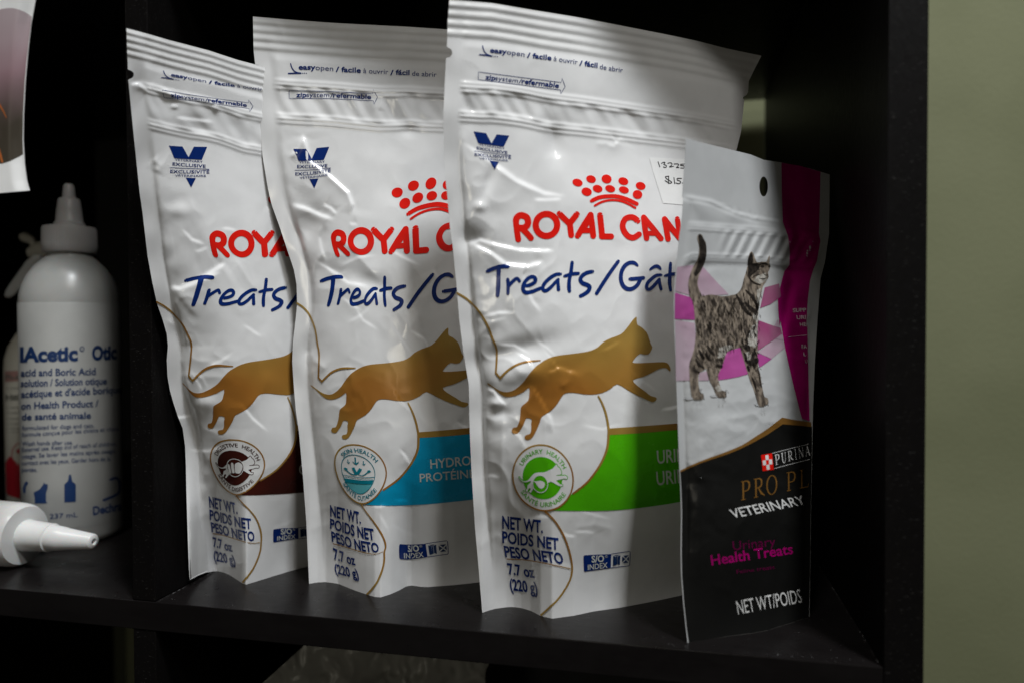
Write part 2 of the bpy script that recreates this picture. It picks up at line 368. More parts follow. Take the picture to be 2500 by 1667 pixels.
class Art:
    def __init__(s): s.V = []; s.F = []; s.O = []; s.k = 0.0
    def _add(s, V, Fc, off=0.0, bump=True):
        n = len(s.V); s.V += [tuple(map(float, v[:2])) for v in V]; s.F += [tuple(i + n for i in f) for f in Fc]
        s.O += [off + s.k] * len(V)
        if bump: s.k += 0.004
    def poly(s, pts, holes=(), off=0.0, step=8.0, m=None):
        rings = [[Vector((*p, 0)) for p in r] for r in [pts, *holes]]
        flat = [p for r in rings for p in r]
        tris = tessellate_polygon(rings)
        bm = bmesh.new(); vs = [bm.verts.new(p) for p in flat]
        for t in tris:
            try: bm.faces.new([vs[i] for i in t])
            except ValueError: pass
        cut_grid(bm, step); bm.verts.index_update()
        V = [v.co[:2] for v in bm.verts]; Fc = [[v.index for v in f.verts] for f in bm.faces]; bm.free()
        if m: V = [m(*v) for v in V]
        s._add(V, Fc, off)
    def stroke(s, pts, wd, off=0.0, smooth=True, closed=False, cap=True, sub=6, m=None):
        w0 = wd if hasattr(wd, '__len__') else None
        P = catmull(pts, sub, closed) if smooth else list(pts)
        if not smooth:                      # add points along straight pieces
            Q = []
            for i in range(len(P) - 1 + (1 if closed else 0)):
                a = np.array(P[i], float); b = np.array(P[(i + 1) % len(P)], float); n = max(1, int(np.linalg.norm(b - a) / 8))
                Q += [tuple(a + (b - a) * k / n) for k in range(n)]
            if not closed: Q.append(tuple(P[-1]))
            P = Q
        n = len(P)
        W = [wd] * n if w0 is None else np.interp(np.linspace(0, 1, n), np.linspace(0, 1, len(wd)), wd).tolist()
        V = []; Fc = []
        for i in range(n):
            a = np.array(P[i - 1] if (i > 0 or closed) else P[i], float); b = np.array(P[(i + 1) % n] if (i < n - 1 or closed) else P[i], float)
            t = b - a; t /= (np.linalg.norm(t) + 1e-9); nn = np.array([-t[1], t[0]]); p = np.array(P[i], float)
            V += [p + nn * W[i] / 2, p, p - nn * W[i] / 2]
        for i in range(n - 1 + (1 if closed else 0)):
            j = (i + 1) % n
            Fc += [(3 * i, 3 * j, 3 * j + 1, 3 * i + 1), (3 * i + 1, 3 * j + 1, 3 * j + 2, 3 * i + 2)]
        if cap and not closed:
            for e, sg in ((0, -1), (n - 1, 1)):
                p = np.array(P[e], float); q = np.array(P[e - sg], float); t = (p - q); t /= (np.linalg.norm(t) + 1e-9); nn = np.array([-t[1], t[0]])
                c = 3 * e + 1; ring = [3 * e]
                for k in range(1, 8):
                    a = math.pi * k / 8; V.append(p + (nn * math.cos(a) + t * math.sin(a)) * W[e] / 2); ring.append(len(V) - 1)
                ring.append(3 * e + 2)
                for k in range(len(ring) - 1): Fc.append((c, ring[k], ring[k + 1]))
        if m: V = [m(*v) for v in V]
        s._add(V, Fc, off)
    def disc(s, c, rx, ry=None, ang=0.0, off=0.0, n=28, m=None):
        ry = ry or rx; ca, sa = math.cos(ang), math.sin(ang)
        V = [c]; rings = (0.5, 1.0)
        for r in rings:
            for k in range(n):
                t = 2 * math.pi * k / n; x = r * rx * math.cos(t); y = r * ry * math.sin(t)
                V.append((c[0] + x * ca - y * sa, c[1] + x * sa + y * ca))
        Fc = [(0, 1 + k, 1 + (k + 1) % n) for k in range(n)] + [(1 + k, 1 + n + k, 1 + n + (k + 1) % n, 1 + (k + 1) % n) for k in range(n)]
        if m: V = [m(*v) for v in V]
        s._add(V, Fc, off)
    def text(s, body, BL, BR, TL, bold=0.0, off=0.0, spacing=1.0, bow=0.0, step=10.0, shear=0.0, m=None, fit=None, sx=0.0):
        """BL..BR is the baseline across the word, TL the top of a capital over BL"""
        V, Fc = text_mesh(body, bold, spacing, shear)
        if not len(V): return
        x0, x1 = V[:, 0].min(), V[:, 0].max(); ch = cap_height()
        BL, BR, TL = [np.array(p, float) for p in (BL, BR, TL)]
        uu = (V[:, 0] - x0) / (x1 - x0); vv = V[:, 1] / ch
        Q = BL + uu[:, None] * (BR - BL) + vv[:, None] * (TL - BL)
        Q[:, 1] += bow * 4 * uu * (1 - uu)
        bm = bmesh.new(); vs = [bm.verts.new((q[0], q[1], 0)) for q in Q]
        for f in Fc:
            try: bm.faces.new([vs[i] for i in f])
            except ValueError: pass
        if step: cut_grid(bm, step)
        bm.verts.index_update()
        VV = [v.co[:2] for v in bm.verts]; FF = [[v.index for v in f.verts] for f in bm.faces]; bm.free()
        if m: VV = [m(*v) for v in VV]
        s._add(VV, FF, off)
    def arc_text(s, body, a0, a1, r, h, m, bold=0.0, bottom=False):
        """letters round the unit circle from angle a0 to a1 (degrees, y down)"""
        V, Fc = text_mesh(body, bold)
        x0, x1 = V[:, 0].min(), V[:, 0].max(); ch = cap_height()
        u = (V[:, 0] - x0) / (x1 - x0); a = np.radians(a0 + (a1 - a0) * u); vv = V[:, 1] / ch * h
        rr = r - vv if bottom else r + vv
        VV = [m(x, y) for x, y in zip(rr * np.cos(a), rr * np.sin(a))]
        s._add(VV, Fc, 0.0)
    def build(s, name, film, mt, parent, base=0.14, warp=None):
        V = np.array(s.V)
        x, y = V[:, 0], V[:, 1]
        if warp is not None: x, y = warp(x, y)
        P, N = film.lookup(x, y, (base + np.array(s.O)) / 1000.0)
        Fs = []
        for f in s.F:                         # every face looks outwards
            i, j, k = f[0], f[1], f[2]; g = np.cross(P[j] - P[i], P[k] - P[i])
            if len(f) > 3: g = g + np.cross(P[k] - P[i], P[f[3]] - P[i])
            Fs.append(tuple(f) if float(g @ N[i]) >= 0 else tuple(f)[::-1])
        return mesh_obj(name, P, Fs, mt, parent, normals=N)

def C(ox, oy, k):
    return lambda *p: [(ox + p[i] / k, oy + p[i + 1] / k) for i in range(0, len(p), 2)]
# conversions from enlarged views of the print to frame units
cA = C(1050, 0, 2.766); cC = C(1070, 250, 2.9587); cD = C(1100, 700, 3.1355); cE = C(1130, 1000, 2.8)
cL = C(1230, 1060, 7.84); cT = C(1180, 630, 9.046); cT2 = C(1400, 620, 9.046); cR = C(1240, 500, 5.345); cZ = C(1150, 90, 5.88)
cS = C(1420, 1330, 16.8); cN = C(1590, 370, 11.2)
cK = C(600, 0, 3.136); cG = C(700, 900, 2.613); cI = C(350, 950, 2.852)
c6 = C(1600, 300, 3.136); c7 = C(1600, 750, 3.484); c8 = C(1600, 1150, 3.033); cQ5 = C(1660, 560, 6.0308); cQ6 = C(1660, 780, 6.819); cQ8 = C(1850, 1080, 7.129)

# ------------------------------------------------------------------ thin-plate warp between the three alike pouch prints
def tps(src, dst, lam=1.5):
    src = np.array(src, float) / 1000; dst = np.array(dst, float); n = len(src)
    def Uf(r2): return np.where(r2 > 0, r2 * np.log(r2 + 1e-12), 0)
    K = Uf(((src[:, None] - src[None]) ** 2).sum(-1)) + lam * 1e-4 * np.eye(n)
    Pm = np.c_[np.ones(n), src]; A = np.zeros((n + 3, n + 3)); A[:n, :n] = K; A[:n, n:] = Pm; A[n:, :n] = Pm.T
    b = np.zeros((n + 3, 2)); b[:n] = dst; Wt = np.linalg.solve(A, b)
    def f(x, y):
        q = np.stack([x, y], -1) / 1000; r2 = ((q[:, None] - src[None]) ** 2).sum(-1)
        o = Uf(r2) @ Wt[:n] + np.c_[np.ones(len(q)), q] @ Wt[n:]
        return o[:, 0], o[:, 1]
    return f
LM = [  # third pouch        second pouch      first pouch
 ((1169.3,134.5),(703,180.8),(392.9,190.4)), ((1196.4,130),(729.8,172),(417.7,188)), ((1300.5,145.3),(834.4,179.2),(524.6,208.9)),
 ((1520,177.9),(1066,188),None), ((1167.5,176),(705.9,221.6),(395.4,220)), ((1380,210.8),(922,237),(617.7,259)), ((1167.5,196),(705.9,241.4),(401,239.8)),
 ((1156.2,321.7),(716.4,364.5),(412.3,356.5)), ((1243,332.1),(804,359.4),(505.4,359.4)), ((1207.9,414.6),(767.4,460.8),(466.2,458.2)),
 ((1157.9,381),(720.5,428.9),(414.5,422.5)), ((1248.5,388.6),(808.2,420.3),(511.8,424)), ((1409.7,446.7),(969.7,470.8),None),
 ((1442.8,438.3),(1009.6,453.6),None), ((1480.7,437.9),(1053,447.8),None), ((1432,469),(988.2,497.9),None), ((1458.7,461.6),(1019.8,484),None),
 ((1489.4,461.6),(1054.2,479),None), ((1451.9,503.5),(1003.2,535.5),None), ((1264.3,591.4),(824.7,627),(525.7,628)), ((1255.2,524.4),(810.3,567.4),(514.2,568.5)),
 ((1334.3,550),(880.8,590.3),(589.4,596.3)), ((1393.5,581),(938.5,620),(645.2,628)), ((1409,582),(953.8,620),(663.4,626.9)), ((1498.6,579.5),(1047.5,612),None),
 ((1512.8,555.9),(1064.4,583.3),None), ((1186.6,664),(781.3,687.9),(449.8,686.5)), ((1240.7,651.2),(835.5,677.3),(520,678.5)), ((1215.3,724.9),(802.4,747.5),(472.1,747)),
 ((1286.3,718),(862,745.9),(543.9,745.5)), ((1396.8,638.7),(939.4,674.8),(650,680)), ((1389.4,713),(940.7,747.5),(642.7,748)), ((1418,726.6),(962.4,759.6),(665,759.8)),
 ((1457,719.8),(997.5,753.2),(703.2,754)), ((1509.4,635.3),(1056.4,667.8),None), ((1117.5,717.5),(726.5,741.7),(383.5,738.4)), ((1213.2,856.3),(779.8,866.6),(468.3,844.3)),
 ((1221.2,924.8),(786.1,932),(470.5,930.3)), ((1211,912),(778.2,924),(461,920.8)), ((1320,878.6),(869,896.9),(569.4,892.7)), ((1190.3,934.4),(759,939.3),(446,933.5)),
 ((1240.3,966.3),(803.7,972.4),(483.3,968)), ((1291.4,944),(844.5,956.5),(546.4,948.8)), ((1257.9,1052.4),(816,1051.2),(514.1,1040.5)), ((1289.8,1071.6),(842.4,1070.3),(539.3,1058.7)),
 ((1447.6,961.5),(987,977.7),(695.3,962.2)), ((1592.7,979),(1132.5,991.8),None), ((1552.2,774),(1092.5,800.7),None), ((1592,848.3),(1130.7,870.2),None), ((1460.4,843.5),(1000.6,868.6),(708,858.6)),
 ((1485.9,1046),(1021.5,1055),None), ((1484.3,1060.4),(1020.7,1067.2),None), ((1458.8,964.7),(994.7,981),(700.6,967.5)), ((1325.4,1165),(880.6,1156.6),(579.5,1139.7)),
 ((1315.7,1084.6),(866.5,1084.2),(568,1072)), ((1252,1157),(818.3,1134),(514.2,1121.2)), ((1399,1171.4),(943,1162),(644.8,1143)), ((1330,1246.4),(881.8,1229),(577,1207.3)),
 ((1401.4,1200),(939.2,1191.4),(639.4,1168.4)), ((1226.4,1257.9),(806.4,1232.2),(509.5,1210.2)), ((1376.4,1375),(925.8,1345.8),(621.7,1318.9)), ((1233.6,1357),(811,1319),(516.6,1295.4)),
 ((1365.7,1310.7),(913.5,1288.4),(614,1263)), ((1240.7,1399.3),(814.8,1363),(519.4,1332.2)), ((1310.4,1455.4),(876,1416.6),(574.4,1383)), ((1319.3,1501.8),(895.2,1450.3),(592,1421.6)),
 ((1396.8,1387.5),(937.3,1344),(636.8,1321.7)), ((1424.6,1355.4),(974.8,1327.9),(667.3,1291.9)), ((1539,1343.6),(1093.4,1317.9),None), ((1491.4,1348),(1038,1323),(727,1284.9)),
 ((1425.7,1393.6),(975.5,1363),(667.3,1322.4)), ((1358.6,1243.9),(897,1229.9),(592.2,1206.7)), ((1097,0),(617.5,41),(308.7,69.5)), ((1092,81),(618,120),(311,137)),
 ((1177.5,1495),(754.7,1424),(463,1414.6)), ((1146,1019),(724,1020),(438,1015)), ((1520,64),(1066,71),None), ((1300,28),(834,57),(520,127)),
]
WARP2 = tps([a for a, b, c in LM], [b for a, b, c in LM])
WARP1 = tps([a for a, b, c in LM if c], [c for a, b, c in LM if c], 2.5)

# ------------------------------------------------------------------ the print shared by the three white pouches
def badge_map(A, B, c): return lambda x, y: (c[0] + x * A[0] + y * B[0], c[1] + x * A[1] + y * B[1])
BM = badge_map((73.3, 6.4), (0, 79.7), (1230 + 750 / 7.84, 1060 + 822 / 7.84))
def u3(*p): return [((p[i] - 750) / 575.0, (p[i + 1] - 822 - 50 * (p[i] - 750) / 575.0) / 625.0) for i in range(0, len(p), 2)]
def u2(*p): return [((p[i] - 710) / 490.0, (p[i + 1] - 757 - 110 * (p[i] - 710) / 490.0) / 556.0) for i in range(0, len(p), 2)]
def u1(*p): return [((p[i] - 780) / 512.0, (p[i + 1] - 625 - 85 * (p[i] - 780) / 512.0) / 523.0) for i in range(0, len(p), 2)]

def print_common(film, root, warp):
    B = lambda art, name, m, base=0.14, par=root: art.build(name, film, m, par, base, warp)
    a = Art()                                                   # opening hint
    a.stroke(cZ(165, 135, 175, 180, 200, 230, 245, 265, 300, 280), 2.6, smooth=True); a.stroke(cZ(115, 260, 200, 268, 300, 283), 2.9, smooth=False, cap=False)
    for x, y in ((325, 284), (350, 286), (377, 290)): a.stroke(cZ(x - 7, y, x + 7, y + 1), 2.0, smooth=False, cap=False)
    def zt(body, x0, y0, x1, y1, bold): a.text(body, *cZ(x0, y0), *cZ(x1, y1), *cZ(x0 + 4, y0 - 68), bold=bold)
    zt('easy', 270, 228, 512, 252, 0.026); zt('open', 512, 255, 765, 290, 0.0); zt('/', 800, 300, 850, 308, 0.03); zt('facile', 880, 308, 1152, 342, 0.026)
    zt('\u00e0 ouvrir', 1185, 348, 1525, 402, 0.0); zt('/', 1550, 415, 1598, 422, 0.03); zt('f\u00e1cil', 1625, 420, 1812, 450, 0.026); zt('de abrir', 1845, 465, 2175, 522, 0.0)
    B(a, 'opening_hint_lettering', M_NAVY)
    a = Art()                                                   # zip arrow
    a.stroke(cZ(105, 508, 700, 585, 1292, 660, 1305, 600, 1350, 718, 1285, 825, 1283, 768, 700, 693, 103, 620), 1.3, smooth=False, closed=True)
    def z2(body, x0, y0, x1, y1, bold, sh=0.0): a.text(body, *cZ(x0, y0), *cZ(x1, y1), *cZ(x0 + 12, y0 - 66), bold=bold, shear=sh)
    z2('zip', 200, 612, 345, 630, 0.026); z2('system', 345, 628, 668, 668, 0.0); z2('/', 680, 672, 722, 678, 0.0); z2('refermable', 722, 672, 1258, 738, 0.026)
    B(a, 'zip_arrow', M_NAVY)
    a = Art()                                                   # V mark
    a.poly(cC(255, 212, 345, 225, 384, 299, 422, 234, 512, 243, 472, 323, 288, 296)); a.poly(cC(370, 424, 437, 432, 408, 487))
    a.text('VETERINARY', *cC(293, 311), *cC(480, 343), *cC(292, 298), bold=0.006); a.text('EXCLUSIVE', *cC(277, 341), *cC(500, 375), *cC(277, 322), bold=0.014)
    a.stroke(cC(258, 354, 525, 385), 1.1, smooth=False, cap=False)
    a.text('EXCLUSIVIT\u00c9', *cC(262, 388), *cC(526, 411), *cC(262, 369), bold=0.014); a.text('V\u00c9T\u00c9RINAIRE', *cC(297, 413), *cC(505, 430), *cC(294, 400), bold=0.006)
    B(a, 'veterinary_mark', M_NAVY)
    a = Art()                                                   # crown
    for x, y, rx, ry in ((1005,582,38,27),(1103,557,36,27),(1215,556,37,32),(1336,572,37,27),(1461,606,36,28),(1071,648,38,30),(1150,626,36,27),(1241,626,37,25),(1340,635,37,25),(1438,668,35,32)):
        (p,) = cC(x, y); a.disc(p, rx / 2.9587, ry / 2.9587, 0.30)
    a.stroke(cC(1108, 713, 1160, 690, 1220, 681, 1290, 682, 1360, 702, 1432, 735), 9.8); a.stroke(cC(1130, 748, 1180, 722, 1240, 709, 1310, 713, 1370, 735, 1422, 764), 5.6)
    B(a, 'crown_emblem', M_RED)
    a = Art()                                                   # brand lettering
    W = 14.6
    a.stroke(cR(105, 225, 112, 180, 150, 145, 188, 143, 240, 165, 262, 215, 252, 270, 205, 305, 150, 305), 16.0)
    a.stroke(cR(103, 215, 118, 340, 135, 455), W); a.stroke(cR(190, 320, 250, 380, 300, 437), W)
    cx, cy = 502, 267
    a.stroke([cR(cx + 140 * math.cos(t), cy + 143 * math.sin(t))[0] for t in np.linspace(0, 2 * math.pi, 25)[:-1]], 15.6, closed=True, sub=2)
    a.stroke(cR(672, 122, 740, 190, 805, 250), W, smooth=False); a.stroke(cR(898, 128, 850, 190, 808, 245), W, smooth=False); a.stroke(cR(805, 240, 815, 320, 825, 400), W, smooth=False)
    a.stroke(cR(910, 408, 990, 270, 1078, 135), W, smooth=False); a.stroke(cR(1078, 135, 1098, 280, 1112, 410), W, smooth=False); a.stroke(cR(970, 340, 1090, 340), 13.0, smooth=False); a.stroke(cR(1020,290,1070,200),8,smooth=False)
    a.stroke(cR(1200, 140, 1215, 280, 1228, 417), W, smooth=False); a.stroke(cR(1225, 417, 1345, 418), W, smooth=False)
    a.stroke(cR(1690, 212, 1650, 178, 1598, 165, 1530, 190, 1495, 270, 1515, 350, 1570, 415, 1640, 432, 1708, 390), 14.2)
    a.stroke(cR(1770, 168, 1785, 300, 1808, 440), W - 1, smooth=False); a.stroke(cR(1770, 168, 1880, 300, 1995, 445), W - 1, smooth=False); a.stroke(cR(1800, 375, 1930, 378), 11.5, smooth=False); a.stroke(cR(1805,240,1850,300),6,smooth=False)
    a.stroke(cR(2042, 190, 2065, 320, 2088, 450), W - 1, smooth=False); a.stroke(cR(2042, 190, 2140, 320, 2240, 440), W - 1, smooth=False); a.stroke(cR(2208, 188, 2225, 310, 2245, 440), W - 2, smooth=False)
    B(a, 'brand_lettering', M_RED)
    a = Art()                                                   # brush title
    T = lambda pts, wd: a.stroke(pts, wd)
    T(cT(95, 292, 230, 235, 400, 190, 540, 185), [9.0, 9.6, 10, 10]); T(cT(345, 200, 335, 400, 328, 650, 312, 830), [10.5, 10, 11, 9.5])
    T(cT(540, 480, 550, 620, 545, 785), [8.5, 8.5, 8]); T(cT(560, 620, 640, 530, 740, 455, 800, 515), [8, 8.5, 8, 7.5])
    T(cT(935, 625, 1040, 595, 1130, 540, 1150, 470, 1100, 420, 1010, 440, 920, 530, 875, 650, 895, 735, 960, 768, 1080, 745, 1180, 705, 1270, 670), [8.5, 9.0, 9.5, 9, 9, 9.5, 10, 9, 8.5])
    T(cT(1700, 360, 1600, 370, 1480, 440, 1370, 540, 1315, 640, 1330, 720, 1400, 720, 1500, 640, 1590, 540, 1650, 480), [8, 9, 9, 8.5, 9, 8, 8]); T(cT(1645, 490, 1650, 600, 1660, 700), [7.5, 8.5, 9])
    T(cT(1960, 105, 1935, 300, 1895, 500, 1890, 650, 1900, 735), [8.5, 9, 9, 10, 8.5]); T(cT(1795, 405, 1950, 360, 2095, 345), [7.5, 9, 8])
    T(cT2(415, 395, 300, 420, 200, 480, 150, 570, 200, 650, 300, 690, 355, 740, 320, 830, 240, 890, 155, 935), [9, 9.5, 9.5, 10, 11, 10.5, 10, 9.5, 9])
    T(cT2(985, 170, 750, 500, 510, 875), [8.5, 9.2, 9]); T(cT2(1410, 260, 1340, 205, 1240, 200, 1130, 270, 1060, 400, 1045, 560, 1090, 700, 1180, 775, 1290, 775, 1400, 700, 1465, 590), [6, 9.5, 9.5, 10, 9.8, 10, 10.5, 10, 9.5, 9])
    T(cT2(1250, 560, 1400, 550, 1540, 535), [9, 9.5, 9]); T(cT2(1690, 350, 1760, 300, 1835, 275, 1890, 305, 1920, 340), [5.5, 7.5, 9, 8, 5])
    T(cT2(1930, 470, 1830, 480, 1730, 550, 1640, 640, 1610, 740, 1660, 790, 1750, 730, 1830, 640, 1890, 570), [7, 8.5, 8.5, 8, 8.5, 8]); T(cT2(1890, 575, 1905, 680, 1930, 780), [6.5, 8, 7.5])
    T(cT2(2140, 215, 2125, 450, 2120, 650, 2140, 810), [7.5, 8.5, 9.5, 7]); T(cT2(2020, 490, 2140, 460, 2290, 440), [6.5, 8.5, 8.5])
    B(a, 'title_lettering', M_NAVY)
    a = Art()                                                   # gold lines
    a.stroke(cD(48, 48, 120, 92, 190, 155, 250, 235, 290, 310, 320, 390, 345, 450, 355, 495), [4.6, 5, 5, 5, 5], cap=False)
    a.stroke(cD(355, 490, 354, 560, 348, 660), 4.6, smooth=False, cap=False); a.stroke(cD(346, 655, 381, 695), 4.8, smooth=False, cap=False)
    a.stroke(cD(376, 702, 420, 655, 480, 610, 560, 578, 640, 567, 690, 562), [5.2, 5.2, 5, 4.6, 2], cap=False)
    a.stroke(cD(1128, 830, 1160, 890, 1188, 970, 1205, 1060) + cE(995, 160, 985, 260, 950, 350, 900, 430, 840, 502, 750, 572), [3.5, 5, 5.6, 5.8, 5.6, 5.2, 5], cap=False)
    a.stroke(cE(560, 690, 600, 725, 645, 780, 690, 860, 720, 940, 740, 1020, 746, 1085, 735, 1150, 700, 1220, 650, 1290, 590, 1350, 533, 1402), [4.6] * 3, cap=False)
    a.stroke(cE(300, 1016, 430, 1023, 580, 1049, 735, 1083), 2.3, cap=False)
    B(a, 'gold_outline', M_GOLD, 0.22)
    a = Art()                                                   # leaping cat silhouette
    a.poly(catmull(cD(283,733,300,742,340,770,385,795,430,803,475,793,520,762,560,722,590,680,640,620,690,580,750,545,820,525,900,515,1000,502,1080,485,1130,458,1165,425,1220,395,1300,365,1345,320,1390,260,1422,230,1424,262,1430,292,1460,310,1500,350,1518,395,1530,435,1543,462,1532,490,1515,515,1480,518,1448,512,1415,540,1395,570,1397,579,1440,582,1540,578,1630,575,1665,590,1684,630,1675,645,1662,632,1645,620,1600,625,1540,655,1470,688,1395,712,1430,755,1490,800,1530,832,1565,842,1577,856,1560,875,1535,878,1500,862,1420,825,1350,785,1275,743,1225,778,1160,810,1090,822,1020,820,940,808,880,812,850,840,820,890,770,945,700,990,685,1030,660,1090,630,1145,600,1168,575,1165,567,1145,580,1130,610,1120,618,1080,617,1040,620,1010,580,1003,560,1050,530,1100,510,1120,480,1120,468,1100,480,1075,510,1068,530,1010,537,950,542,915,570,890,595,865,603,820,602,768,560,800,500,830,450,840,410,835,370,810,330,775,300,755,285,745), 2, True))
    B(a, 'cat_silhouette', M_GOLDC)

def print_weight(film, root, warp):
    a = Art()
    def t(body, *q, bold=0.03): a.text(body, *cE(*q[:2]), *cE(*q[2:4]), *cE(*q[4:6]), bold=bold)
    t('NET WT.', 270, 806, 548, 838, 268, 724); t('POIDS NET', 270, 904, 655, 953, 268, 828); t('PESO NETO', 290, 1000, 690, 1050, 278, 928)
    t('7.7 oz', 313, 1118, 495, 1145, 300, 1046); t('(220 g)', 325, 1226, 515, 1252, 315, 1152)
    a.build('weight_lettering', film, M_NAVY, root, 0.16, warp)
    box = Art()
    box.poly(cS(90, 402, 500, 378, 1000, 360, 1210, 350, 1190, 925, 900, 965, 500, 1020, 130, 1075, 92, 1040, 72, 470))
    box.stroke(cS(1205, 352, 1700, 275, 1950, 238, 1985, 270, 1982, 500, 1965, 790, 1940, 830, 1600, 870, 1195, 922), 1.6, smooth=False, cap=False)
    b = box.build('index_box', film, M_NAVY, root, 0.16, warp)
    l = Art(); l.text('S/O', *cS(400, 690), *cS(915, 655), *cS(395, 430), bold=0.03); l.text('\u00ae', *cS(945, 500), *cS(1065, 492), *cS(945, 400))
    l.text('INDEX', *cS(245, 1000), *cS(1055, 905), *cS(242, 785), bold=0.012)
    l.build('index_lettering', film, M_GREY, b, 0.26, warp)
    k = Art()
    k.poly(cS(1290, 425, 1390, 450, 1400, 800, 1285, 835)); k.poly(cS(1405, 450, 1455, 448, 1450, 770, 1395, 800)); k.poly(cS(1475, 440, 1580, 400, 1555, 800, 1465, 760)); k.poly(cS(1320, 405, 1540, 382, 1460, 435, 1400, 440))
    k.poly(cS(1700, 410, 1920, 390, 1805, 520)); k.poly(cS(1660, 450, 1780, 560, 1655, 670)); k.poly(cS(1680, 720, 1800, 590, 1900, 700)); k.poly(cS(1930, 440, 1840, 555, 1930, 640))
    k.build('index_pictograms', film, M_LNAVY, b, 0.22, warp)

def band_art(gold=True):
    a = Art()
    a.poly(catmull(cE(995, 166, 1250, 152, 1475, 130, 1680, 108), 3) + catmull(cE(1680, 585, 1480, 627, 1300, 656, 1100, 679, 900, 688, 600, 686), 3) + cE(690, 632, 745, 572) + catmull(cE(840, 502, 900, 430, 950, 350, 985, 260, 995, 180), 3))
    g = Art(); g.poly(catmull(cE(1003, 125, 1250, 108, 1470, 91, 1680, 75), 3) + catmull(cE(1680, 112, 1475, 133, 1250, 155, 1000, 170), 3))
    return a, g
def ring_art():
    wht = Art(); wht.poly([(math.cos(t), math.sin(t)) for t in np.linspace(0, 2 * math.pi, 49)[:-1]], step=0.11, m=BM)
    ring = Art(); ring.stroke([(math.cos(t), math.sin(t)) for t in np.linspace(0, 2 * math.pi, 49)[:-1]], 0.052, closed=True, sub=1, m=BM)
    return wht, ring

CATW = (300,800,330,848,375,878,430,880,480,850,520,800,580,740,650,718,780,712,850,680,930,645,980,590,1010,562,1026,600,1070,640,1095,690,1100,735,1080,757,1010,768,1005,782,1100,780,1180,780,1210,812,1200,842,1150,832,1100,850,1000,872,1040,910,1080,945,1122,952,1112,980,1060,975,980,935,905,892,860,910,700,930,560,1040,530,1092,505,1098,490,1080,520,1040,500,1010,470,1040,455,1078,425,1075,425,1045,450,1020,460,960,510,915,520,878,450,897,390,900,335,868,296,812)

def badge_urinary(film, root):
    wht, ring = ring_art()
    r = wht.build('health_badge', film, M_WHT, root, 0.24); ring.build('badge_ring', film, M_GOLD, r, 0.30)
    a = Art(); q0 = u3(740, 825)[0]; a.poly([(q0[0] + 0.655 * math.cos(t), q0[1] + 0.645 * math.sin(t)) for t in np.linspace(0, 2 * math.pi, 45)[:-1]], step=0.11, m=BM)
    a.arc_text('URINARY  HEALTH', 205, 334, 0.735, 0.135, BM, 0.01); a.arc_text('SANT\u00c9 URINAIRE', 147, 30, 0.885, 0.135, BM, 0.01, bottom=True)
    a.stroke(u3(*CATW), 0.05, closed=True, sub=2, m=BM)
    a.build('badge_lettering', film, M_GREEN, r, 0.30)
    c = Art(); c.poly(catmull(u3(*CATW), 2, True), step=0.08, m=BM); c.build('badge_cat', film, M_WHT, r, 0.40)
    o = Art(); o.disc(u3(700, 935)[0], 0.235, 0.25, m=BM); o.build('badge_organ', film, M_GREEN, r, 0.48)
    o = Art(); o.stroke([((700 - 750) / 575 + 0.25 * math.cos(t), 0.16 + 0.265 * math.sin(t) + 0.025) for t in np.linspace(0, 2 * math.pi, 31)[:-1]], 0.022, closed=True, sub=1, m=BM)
    o.poly(catmull(u3(560, 880, 630, 882, 700, 872, 765, 895, 788, 940, 765, 1000, 710, 1025, 660, 990, 625, 935, 590, 895), 3, True), step=0.08, m=BM); o.build('badge_organ_outline', film, M_WHT, r, 0.54)
